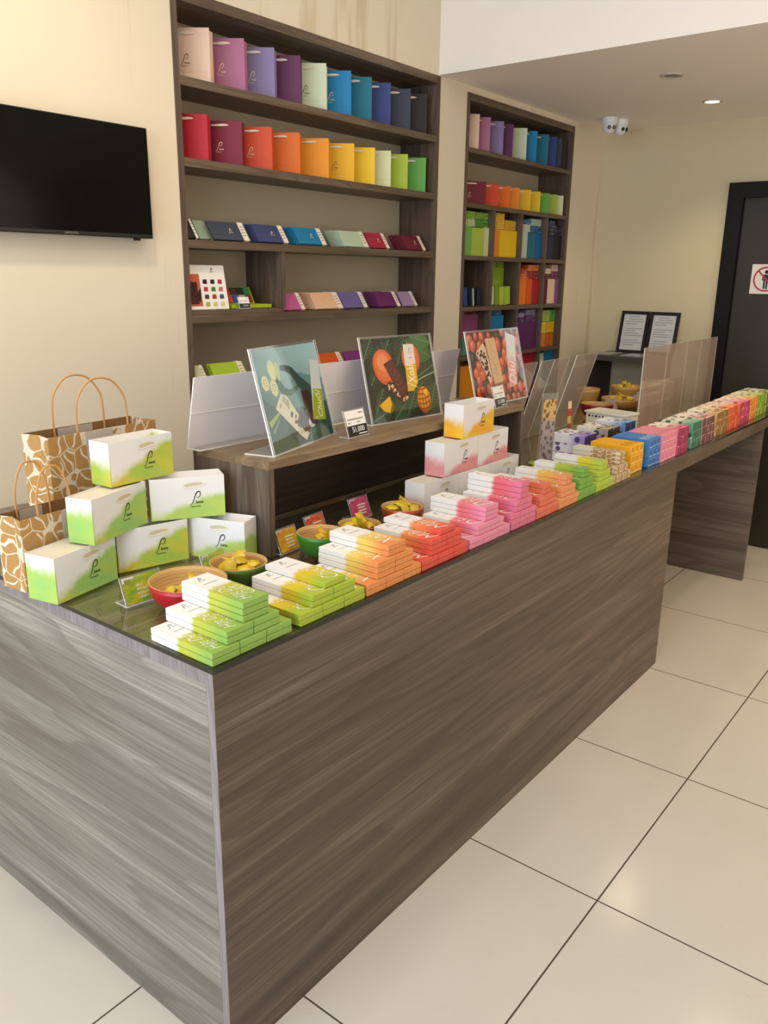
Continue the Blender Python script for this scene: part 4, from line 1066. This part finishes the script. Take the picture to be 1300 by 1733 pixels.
flatpack(3.860, 3.948, z + .1455, z + .190, '#7a3a6a', 'plum mauve', 'on the peach bags'); flatpack(3.860, 3.948, z + .190, z + .230, '#d7b3a8', 'dusty pink', 'on the plum mauve pack')
z = S2[4]
upright(2.885, 2.930, z + .0, z + .215, '#d8b99a', 'tan', rC, d=.10); upright(2.932, 3.096, z, z + .213, '#8d4a78', 'mauve pink', rC, d=.10)
for o in [o for o in COL.objects if o.name.startswith('folded_bag_pack') and o.get('label', '').split(' pack')[0] in ('tan', 'mauve pink')]: o.location.y = W + .064
flatpack(2.940, 3.092, z + .2135, z + .232, '#5a1a34', 'wine', 'on the mauve pink bags', d=.09)
for o in [o for o in COL.objects if o.get('label', '').startswith('wine plastic')]: o.location.y = W + .066
slim_upright(2.862, z, .05, .096, '#dccaa6', 'cream', 'low in the left cubby column, left one', -.1, d=.028); slim_upright(2.918, z, .04, .096, '#4f8a78', 'sea green', 'low in the left cubby column, right one', -.1, d=.028)
upright(3.124, 3.300, z, z + .205, '#0f6ea6', 'blue', rC); flatpack(3.127, 3.290, z + .2055, z + .234, '#0c4a80', 'dark blue', 'on the lower blue bags')
upright(3.424, 3.697, z, z + .158, '#5a2460', 'wide purple', rC)
flatpack(3.426, 3.560, z + .1585, z + .186, '#4a1f58', 'deep plum', 'on the purple bags, left side'); flatpack(3.426, 3.556, z + .186, z + .211, '#9a86b4', 'lilac', 'on the left deep plum pack')
flatpack(3.570, 3.694, z + .1585, z + .195, '#5a2466', 'violet', 'on the purple bags, right side'); flatpack(3.570, 3.690, z + .195, z + .228, '#8d7aac', 'pale violet', 'on the right violet pack')
flatpack(3.722, 3.840, z, z + .080, '#d77d12', 'orange', 'at the bottom of the right cubby, left half'); flatpack(3.843, 3.948, z, z + .079, '#c86810', 'rust orange', 'at the bottom of the right cubby, right half')
flatpack(3.722, 3.840, z + .081, z + .150, '#e3bd14', 'yellow', 'on the orange pack, left half'); flatpack(3.843, 3.948, z + .081, z + .150, '#d9ad10', 'golden', 'on the rust orange pack, right half')
flatpack(3.722, 3.782, z + .151, z + .218, '#c3ce9a', 'pale green', 'on the yellow pack'); flatpack(3.784, 3.880, z + .151, z + .220, '#9cba3e', 'lime', 'between pale green and green packs'); flatpack(3.882, 3.948, z + .151, z + .219, '#55a03c', 'green', 'on the golden pack')
z = S2[5]
upright(3.424, 3.540, z, z + .22, '#4a1a52', 'dark purple', rD); upright(3.542, 3.697, z, z + .235, '#a01c24', 'deep red', rD)
upright(3.722, 3.815, z, z + .215, '#b6c8a8', 'pale sage', rD); upright(3.816, 3.948, z, z + .238, '#0d6ea8', 'strong blue', rD)
upright(2.832, 3.095, z, z + .20, '#d98a1c', 'amber', rD); upright(3.126, 3.395, z, z + .20, '#c9661a', 'rust', rD)

# ------------------------------------------------------------------ posters
class Art:
    """flat picture built from layered shapes on a sheet of size w x h"""
    def __init__(s, w, h): s.w, s.h, s.mb, s.z, s.mats = w, h, MB(), .0002, []
    def mi(s, col, mt=None):
        k = col if mt is None else mt
        for i, (a, b) in enumerate(s.mats):
            if a == k: return i
        s.mats.append((k, mt or plain(col, .5, .3, .08))); return len(s.mats) - 1
    def poly(s, pts, col):
        pts = [(min(max(u, 0), 1), min(max(v, 0), 1)) for u, v in pts]
        s.mb.poly([(u * s.w, v * s.h, s.z) for u, v in pts], s.mi(col)); s.z += .000012
    def tri_poly(s, pts, col): s.poly(pts, col)
    def ell(s, cu, cv, ru, rv, ang, col, n=22):
        a = R_(ang); P = []
        for k in range(n):
            q = 2 * PI * k / n; x, y = ru * s.w * math.cos(q), rv * s.h * math.sin(q)
            P.append((cu + (x * math.cos(a) - y * math.sin(a)) / s.w, cv + (x * math.sin(a) + y * math.cos(a)) / s.h))
        s.poly(P, col)
    def line(s, pts, wd, col, w2=None):
        P = catmull([(u * s.w, v * s.h) for u, v in pts], 5) if len(pts) > 2 else [(u * s.w, v * s.h) for u, v in pts]
        P = [(min(max(x, 0), s.w), min(max(y, 0), s.h)) for x, y in P]
        g = stroke_geo(P, wd, w2 if w2 is not None else wd)
        s.mb.add(([(p[0], p[1], 0) for p in g[0]], g[1]), Matrix.Translation((0, 0, s.z)), s.mi(col)); s.z += .000012
    def leaf(s, u0, v0, u1, v1, wd, col, vein):
        dx, dy = (u1 - u0) * s.w, (v1 - v0) * s.h; l = math.hypot(dx, dy); nx, ny = -dy / l, dx / l; P = []
        for k in range(9): t = k / 8; q = math.sin(t * PI) ** .8 * wd; P.append((u0 + (dx * t + nx * q) / s.w, v0 + (dy * t + ny * q) / s.h))
        for k in range(8, -1, -1): t = k / 8; q = -math.sin(t * PI) ** .8 * wd; P.append((u0 + (dx * t + nx * q) / s.w, v0 + (dy * t + ny * q) / s.h))
        s.poly(P, col); s.line([(u0, v0), (u1, v1)], .002, vein)
        for k in range(1, 8):
            t = k / 8; q = math.sin(t * PI) ** .8 * wd * .9
            for sg in (1, -1): s.line([(u0 + dx * t / s.w, v0 + dy * t / s.h), (u0 + (dx * (t + .10) + sg * nx * q) / s.w, v0 + (dy * (t + .10) + sg * ny * q) / s.h)], .0007, vein)
    def text(s, word, u, v, ln, wd, ang, col):
        g = fit_text(word, ln, wd, .3, .008); s.mb.add(g, Matrix.Translation((u * s.w, v * s.h, s.z)) @ Matrix.Rotation(R_(ang), 4, 'Z'), s.mi(col)); s.z += .00002
    def logo(s, u, v, k, ang, col): s.mb.add(MINILOGO, Matrix.Translation((u * s.w, v * s.h, s.z)) @ Matrix.Rotation(R_(ang), 4, 'Z') @ Matrix.Scale(k, 4), s.mi(col)); s.z += .00002

def poster(x, y, rz, w, h, art, base, label, lean=14):
    r = empty('poster_stand', (x, y, ZR + .0006), label, 'poster', rz, 'acrylic poster stands on the riser')
    rx = PI / 2 - R_(lean)      # sheet local x,y -> width, up
    m = MB(); m.box(0, w, 0, h, -.004, 0, mats=[0, 0, 1, 1, 1, 1])
    m.build('acrylic_back', [M_clear, M_acedge], r, rot=(rx, 0, 0))
    m = MB(); m.obox((0, .002, 0), (w, 0, 0), (0, .085, 0), (0, 0, .003), mats=[0, 0, 1, 1, 1, 1]); m.build('foot', [M_clear, M_acedge], r)
    a = art(w - .012, h - .012)
    mb = MB(); mb.box(0, a.w, 0, a.h, 0, .0001); o = mb.build('print_sheet', base, r, rot=(rx, 0, 0))
    up = Vector((0, math.sin(R_(lean)), math.cos(R_(lean)))); nn = Vector((0, -math.cos(R_(lean)), math.sin(R_(lean))))
    o.location = Vector((.006, 0, 0)) + up * .006 + nn * .0004
    p = a.mb.build('picture', [b for _, b in a.mats], o)
    m = MB(); m.box(0, w, 0, h, 0, .0012, mats=[0, 0, 1, 1, 1, 1])
    t = bpy.data.materials.get('poster_cover')
    if t is None:
        n_ = NT('poster_cover'); tr = n_.n('BsdfTransparent', i_Color=(1, 1, 1, 1)); gl = n_.n('BsdfGlossy', i_Roughness=.03, i_Color=(1, 1, 1, 1))
        mx = n_.n('MixShader'); n_.put(mx.inputs[0], n_.fres(1.45)); n_.put(mx.inputs[1], tr.outputs[0]); n_.put(mx.inputs[2], gl.outputs[0]); n_.put(n_.out.inputs[0], mx.outputs[0]); t = n_.m
    c = m.build('acrylic_front', [t, M_acedge], r, rot=(rx, 0, 0)); c.location = nn * .0030
    return r
def art_banana(w, h):
    a = Art(w, h)
    a.poly([(.0, .0), (1, 0), (1, .38), (.6, .30), (.25, .36), (0, .55)], '#31574a')
    a.poly([(.45, .38), (1, .38), (1, .62), (.5, .75)], '#5f8f93')
    a.line([(.03, .28), (.22, .38)], .016, '#9bb04a', .006); a.line([(.06, .20), (.2, .33)], .008, '#7f9a44', .003)
    a.line([(.36, .80), (.50, .76), (.60, .64), (.72, .52), (.80, .40)], .012, '#2f4a44', .05)
    a.line([(.28, .70), (.33, .58), (.45, .54), (.60, .60)], .030, '#2d5a34', .008)
    a.ell(.23, .79, .055, .10, 8, '#d8dba0'); a.ell(.31, .77, .03, .10, 6, '#c3cc8a'); a.ell(.10, .68, .052, .075, 0, '#d9d9a4'); a.ell(.21, .62, .055, .085, 10, '#d5d59a')
    for u, v in ((.10, .68), (.21, .62)):
        for k in range(6): a.ell(u + .022 * math.cos(k * PI / 3), v + .03 * math.sin(k * PI / 3), .006, .010, 0, '#9a9a4a', 8)
    a.ell(.42, .14, .16, .12, -25, '#1d3328')
    a.poly([(.60, .53), (.72, .52), (.80, .40), (.78, .16), (.62, .07), (.50, .13), (.42, .24), (.40, .34), (.60, .31), (.66, .24), (.60, .40)], '#3a1a16')
    a.poly([(.28, .55), (.36, .52), (.60, .10), (.52, .03), (.45, .09), (.16, .42)], '#d9d6b8')
    rr = random.Random(3)
    for k in range(26):
        t = rr.random(); s_ = rr.random(); u = .22 + .33 * t + .10 * s_; v = .46 - .38 * t + .06 * s_
        a.ell(u, v, .014 + .012 * rr.random(), .012 + .012 * rr.random(), rr.uniform(0, 180), '#5a3a2a' if t > .35 else '#a9a487', 9)
    a.line([(.46, .36), (.52, .30), (.55, .36), (.60, .33), (.62, .38)], .007, '#2c1512'); a.line([(.62, .22), (.66, .15), (.72, .14)], .016, '#d8d8d8', .010)
    a.poly([(.50, .32), (.62, .22), (.60, .10), (.52, .12), (.44, .24)], '#4a211a')
    a.poly([(.855, .83), (.995, .80), (.915, .17), (.70, .21)], '#d6dde0')
    a.poly([(.805, .52), (.955, .50), (.915, .17), (.70, .21)], '#a6b31f')
    a.text('Chuối', .845, .36, .075, .034, 82, '#f3f1d8'); a.text('I', .77, .22, .008, .008, 82, '#f3f1d8')
    a.poly([(.58, 0), (.62, .14), (.85, .14), (.93, 0)], '#5c7f72'); a.poly([(.70, 0), (.70, .16), (.78, .15), (.80, 0)], '#44604f')
    return a
def art_mango(w, h):
    a = Art(w, h)
    rr = random.Random(5)
    for (u0, v0, u1, v1, wd, c) in [(.05, .45, .40, .98, .042, '#12302a'), (.0, .75, .14, 1.0, .03, '#112a25'), (.45, .65, .62, 1.0, .04, '#122612'), (.62, .95, .98, .72, .045, '#2a5a26'), (.70, 1.0, .99, .90, .03, '#386b34'),
                                  (.95, .55, .6, .25, .04, '#162a14'), (.7, .48, 1.0, .62, .03, '#152913'), (.3, .0, .58, .28, .045, '#1c3a1c'), (.50, .05, .66, .33, .03, '#19351a'), (.0, .02, .28, .14, .03, '#203d1e'), (.84, .06, .99, .40, .035, '#1f4220'), (.05, .1, .2, .4, .02, '#16261a')]:
        a.leaf(u0, v0, u1, v1, wd, c, '#6a9166')
    a.line([(.62, .40), (.78, .47), (.99, .53)], .003, '#a8c090')
    def fruit(u, v, ru, rv, ang):
        for k, (f, c) in enumerate(((1.0, '#c2521c'), (.9, '#d9641f'), (.72, '#e0703a'), (.5, '#e58a58'))): a.ell(u - .01 * k * .4, v + .018 * k, ru * f, rv * f, ang, c)
    fruit(.26, .65, .15, .22, 18); fruit(.665, .73, .135, .19, 0)
    a.poly([(.23, .42), (.30, .48), (.545, .30), (.46, .165)], '#4b2418')
    for k in range(26):
        t = rr.random(); s_ = rr.random(); a.ell(.255 + .23 * t + .05 * s_, .42 - .20 * t + .05 * s_ - .01, .010 + .010 * rr.random(), .011 + .008 * rr.random(), rr.uniform(0, 180), '#d9a878' if k % 3 else '#e7c9a0', 8)
    a.poly([(.255, .685), (.385, .745), (.560, .335), (.430, .265)], '#5a2b26'); a.poly([(.43, .265), (.56, .335), (.555, .31), (.43, .24)], '#3a1814')
    for k in range(5): t = k / 5; a.line([(.29 + .16 * t, .66 - .36 * t), (.34 + .15 * t, .60 - .30 * t), (.38 + .15 * t, .69 - .38 * t)], .0016, '#8a5048')
    a.poly([(.575, .905), (.73, .90), (.715, .42), (.635, .325), (.545, .325)], '#d9d2cb'); a.poly([(.562, .64), (.722, .66), (.715, .42), (.635, .325), (.545, .325)], '#d9ae2a')
    a.text('Xoài', .635, .535, .062, .034, 94, '#f4e9c4'); a.line([(.56, .43), (.70, .36)], .0022, '#f4e9c4'); a.logo(.655, .82, .016, 0, '#8a8078'); a.line([(.63, .735), (.68, .737)], .002, '#8a8078')
    a.poly([(.11, .205), (.27, .30), (.315, .19), (.30, .12), (.24, .09), (.16, .13)], '#8a5f10'); a.poly([(.11, .205), (.27, .30), (.285, .20), (.24, .10), (.16, .13)], '#dfae10')
    a.ell(.765, .20, .105, .165, -6, '#b35a0a'); a.ell(.770, .22, .095, .145, -6, '#e8940f')
    for k in range(5): a.line([(.68, .10 + .06 * k), (.77, .085 + .062 * k), (.86, .12 + .06 * k)], .0035, '#8a420a')
    for k in range(4): a.line([(.705 + .045 * k, .06 + .015 * k), (.70 + .045 * k, .20), (.715 + .04 * k, .34)], .003, '#8a420a')
    a.ell(.81, .29, .03, .035, 0, '#f0b52a')
    return a
def art_straw(w, h):
    a = Art(w, h); rr = random.Random(11)
    for i in range(9):
        for j in range(8):
            u = (i + .5 * (j % 2) + rr.uniform(-.25, .25)) / 8.5; v = (j + .5 + rr.uniform(-.25, .25)) / 8
            if rr.random() < .12: a.ell(u, v, .035, .05, rr.uniform(0, 90), '#4a4430'); continue
            c = rr.choice(['#c03a28', '#d2502e', '#a82c28', '#c94a44', '#b8402a']); g = rr.uniform(-40, 60)
            ru, rv = rr.uniform(.045, .062), rr.uniform(.075, .10)
            if u < .04 or u > .96 or v < .06 or v > .94: ru *= .6; rv *= .6
            a.ell(u, v, ru, rv, g, c); a.ell(u - .01, v + .018, ru * .6, rv * .6, g, '#dc6a48' if c != '#c94a44' else '#d87a72'); a.ell(u - .015, v + .03, ru * .22, rv * .22, g, '#eaa088', 10)
    a.poly([(.11, .72), (.27, .85), (.31, .78), (.36, .38), (.30, .25), (.24, .42)], '#e2c3ae')
    for k in range(34):
        t = rr.random(); s_ = rr.uniform(.1, .9); u0, v0 = .12 + .14 * t, .71 - .32 * t; u1, v1 = .28 + .05 * t, .83 - .45 * t
        a.ell(u0 + (u1 - u0) * s_, v0 + (v1 - v0) * s_, .012 + .008 * rr.random(), .014 + .012 * rr.random(), rr.uniform(0, 180), '#3a1c16', 8)
    a.poly([(.315, .90), (.51, .90), (.555, .28), (.375, .265)], '#d8b48c'); a.poly([(.375, .265), (.555, .28), (.553, .255), (.375, .24)], '#a97f58')
    for pts in ([(.40, .90), (.42, .75), (.50, .68)], [(.42, .75), (.41, .60), (.46, .45), (.45, .27)], [(.36, .62), (.42, .52), (.52, .55)], [(.37, .40), (.43, .47), (.44, .38)]): a.line(pts, .0016, '#a47c54')
    a.poly([(.735, .965), (.925, .90), (.835, .20), (.66, .17)], '#d9d8d2'); a.poly([(.69, .52), (.875, .54), (.835, .20), (.66, .17)], '#e5a3a4'); a.poly([(.70, .60), (.885, .61), (.875, .54), (.69, .52)], '#dfc2bf')
    a.text('Dâu', .765, .38, .085, .046, 80, '#fbeee8'); a.logo(.85, .80, .013, 0, '#b5b0aa')
    return a
def grad_sheet(name, bl, tr):
    t = NT(name); g = t.coord('Generated'); x, y, z = t.sep(g); n = t.noise(t.map(g, (2, 2, 1)), 1.0, 2.0)
    f = t.math('ADD', t.math('ADD', t.math('MULTIPLY', x, .45), t.math('MULTIPLY', y, .55)), t.math('MULTIPLY', t.math('SUBTRACT', n, .5), .4))
    t.principled(t.mix(t.smooth(f, .2, .95), rgb(bl), rgb(tr)), .5, .3); return t.m
poster(.536, .3785, R_(15.5), .345, .272, art_banana, grad_sheet('teal_poster_paper', '#3d6657', '#a9cfd8'), 'teal poster of banana slices and dripping chocolate, leftmost on the riser')
poster(1.044, .474, R_(-5.0), .330, .268, art_mango, plain('#0c1510', .5, .3), 'dark leafy poster of mangoes and a chocolate bar, middle of the riser')
poster(1.556, .423, R_(1.0), .372, .266, art_straw, plain('#2f1512', .5, .3), 'red poster of berries and white chocolate bars, rightmost on the riser')

# ------------------------------------------------------------------ against the back wall
r = empty('side_table', (4.06, .80, 0), 'dark slab side table standing against the back wall', 'table')
m = MB(); m.box(0, .362, -.04, .385, 1.118, 1.150); m.build('top', plain('#4d463f', .5, .35), r)
m = MB(); m.box(.02, .362, .355, .385, 0, 1.1175); m.build('leg_panel', plain('#4a3d30', .55, .3), r)
m = MB(); m.box(.02, .362, -.04, -.01, 0, 1.1175); m.build('leg_panel', plain('#4a3d30', .55, .3), r)
for i, (y0, lb) in enumerate([(1.105, 'black framed document leaning on the back wall, left one'), (.912, 'black framed document leaning on the back wall, right one')]):
    r = empty('document_frame', (4.345, y0, 1.1506), lb, 'picture frame', -PI / 2, 'document frames on the side table')
    L = R_(12); up = Vector((0, math.sin(L), math.cos(L))); w_, h_ = .186, .268
    m = MB(); f = .020
    for (a, b, c, d) in ((0, w_, 0, f), (0, w_, h_ - f, h_), (0, f, f, h_ - f), (w_ - f, w_, f, h_ - f)):
        m.obox(tuple(Vector((a, 0, 0)) + up * c), (b - a, 0, 0), (0, .012, -.002), tuple(up * (d - c)), 0)
    m.build('frame', M_black, r)
    m = MB(); o = Vector((f, .004, 0)) + up * f; ww, hh = w_ - 2 * f, h_ - 2 * f
    m.poly([o, o + Vector((ww, 0, 0)), o + Vector((ww, 0, 0)) + up * hh, o + up * hh], 0)
    for q in range(13):
        v = hh * (.92 - q * .065); l = ww * (.5 + .3 * ((q * 7) % 3) / 2); s0 = ww * (.22 if q < 2 else .1)
        b_ = o + Vector((s0, -.0008, 0)) + up * v
        if q not in (4, 9): m.poly([b_, b_ + Vector((l, 0, 0)), b_ + Vector((l, 0, 0)) + up * .0035, b_ + up * .0035], 1)
    m.build('paper', [plain('#c3c6c6', .4, .4, 0), plain('#85878a', .5, .3, 0)], r)
for i, (y0, lb) in enumerate([(1.03, 'grey closed booklet lying on the side table, left one'), (.83, 'grey closed booklet lying on the side table, right one')]):
    r = empty('booklet', (4.085, y0, 1.1506), lb, 'booklet', 0, 'booklets on the side table')
    m = MB(); m.box(0, .20, 0, .135, 0, .006); m.build('cover', plain('#8d8f96', .35, .5, 0), r, bevel=.001)
    m = MB(); m.box(.004, .198, .002, .1355, .001, .005); m.build('pages', M_paper, r)

# prohibition sign on the door
r = empty('prohibition_sign', (B + .0195, .348, 1.537), 'white no-entry pictogram sign of a barred standing figure on the dark door', 'sign', -PI / 2)
m = MB(); m.box(0, .168, -.0015, 0, 0, .168); m.build('plate', plain('#e4ddd8', .5, .3, 0), r)
m = MB(); c = .084
def disc(r0, r1, n=36):
    v = []; f = []
    for k in range(n): a = 2 * PI * k / n; v += [(r0 * math.cos(a), r0 * math.sin(a), 0), (r1 * math.cos(a), r1 * math.sin(a), 0)]
    for k in range(n): a = 2 * k; b = 2 * ((k + 1) % n); f.append((a, a + 1, b + 1, b))
    return v, f
m.add(([(.011 * math.cos(2 * PI * k / 16), .011 * math.sin(2 * PI * k / 16), 0) for k in range(16)], [tuple(range(16))]), M_front(c, -.0022, c + .040), 1)
for (x0, x1, z0, z1) in ((-.013, .013, -.010, .026), (-.021, -.0145, -.008, .026), (.0145, .021, -.008, .026), (-.012, -.002, -.056, -.010), (.002, .012, -.056, -.010)):
    m.poly([(c + x0, -.0022, c + z0), (c + x1, -.0022, c + z0), (c + x1, -.0022, c + z1), (c + x0, -.0022, c + z1)], 1)
m.add(disc(.062, .071), M_front(c, -.0026, c), 0)
m.add(stroke_geo([(-.046, .046), (.046, -.046)], .009), M_front(c, -.0026, c), 0)
m.build('pictogram', [plain('#b23a42', .5, .3, 0), M_black], r)

# ------------------------------------------------------------------ light
def area(name, loc, target, size, size_y, power, col, shape='RECTANGLE', spread=PI):
    l = bpy.data.lights.new(name, 'AREA'); l.shape = shape; l.size = size; l.size_y = size_y; l.energy = power; l.color = col; l.spread = spread
    o = bpy.data.objects.new(name, l); COL.objects.link(o); o.location = loc
    d = Vector(target) - Vector(loc); o.rotation_euler = d.to_track_quat('-Z', 'Y').to_euler(); return o
def spot(name, loc, target, power, col, ang, blend=.6, rad=.05):
    l = bpy.data.lights.new(name, 'SPOT'); l.energy = power; l.color = col; l.spot_size = R_(ang); l.spot_blend = blend; l.shadow_soft_size = rad
    o = bpy.data.objects.new(name, l); COL.objects.link(o); o.location = loc
    d = Vector(target) - Vector(loc); o.rotation_euler = d.to_track_quat('-Z', 'Y').to_euler(); return o
DAY = (.78, .89, 1.0); WARM = (1.0, .80, .57); NEUT = (1.0, .90, .76)
area('shop_window', (-3.4, -.3, 1.60), (0, .2, .9), 3.4, 2.8, 168, DAY)
area('ceiling_panel_near', (.5, -.5, 3.25), (.5, -.4, 0), 1.6, 1.6, 24, NEUT)
area('side_fill', (2.2, -4.25, 1.5), (2.4, 0, 1.9), 3.0, 2.2, 42, NEUT)  # added soft fill to lift the low ceiling, no window here
area('far_side_window', (4.36, -.62, 1.80), (0, -.3, 1.3), .36, .7, .9, (.70, .88, 1.0))
spot('wall_washer', (.0, .35, 3.25), (.2, 1.32, 1.5), 78, WARM, 95, .9, .08)
spot('shelf_washer', (1.6, .1, 3.25), (1.9, 1.32, 1.6), 12, WARM, 85, .9, .08)
spot('downlight_beam', (3.836, .490, ZS - .02), (3.836, .490, 0), 22, (1, .82, .55), 120, .8, .04)
spot('downlight_aisle', (3.3, -1.3, ZS - .02), (3.3, -1.3, 0), 85, (1, .72, .42), 130, .8, .05)
spot('downlight_counter', (3.0, -.35, ZS - .02), (3.0, -.1, 0), 24, (1, .82, .58), 110, .8, .05)
wd = bpy.data.worlds.new('world'); SC.world = wd; wd.use_nodes = True
bg = wd.node_tree.nodes['Background']; bg.inputs[0].default_value = (.85, .92, 1.0, 1); bg.inputs[1].default_value = .9
SC.view_settings.view_transform = 'Standard'; SC.view_settings.look = 'None'; SC.view_settings.exposure = -0.22

# ------------------------------------------------------------------ camera
cam = bpy.data.cameras.new('camera'); co = bpy.data.objects.new('camera', cam); COL.objects.link(co)
cam.sensor_fit = 'VERTICAL'; cam.sensor_height = 36.0; cam.lens = 1389.367 / 1733 * 36.0; cam.clip_start = .05; cam.clip_end = 60
Rv = Vector((0.6187942, -0.7854439, 0.0130989)); Uv = Vector((0.2105780, 0.1819175, 0.9605014)); Fv = Vector((0.7568029, 0.5915944, -0.2779667))
mw = Matrix(((Rv.x, Uv.x, -Fv.x, -.87363), (Rv.y, Uv.y, -Fv.y, -1.07303), (Rv.z, Uv.z, -Fv.z, 1.61837), (0, 0, 0, 1)))
co.matrix_world = mw
SC.camera = co
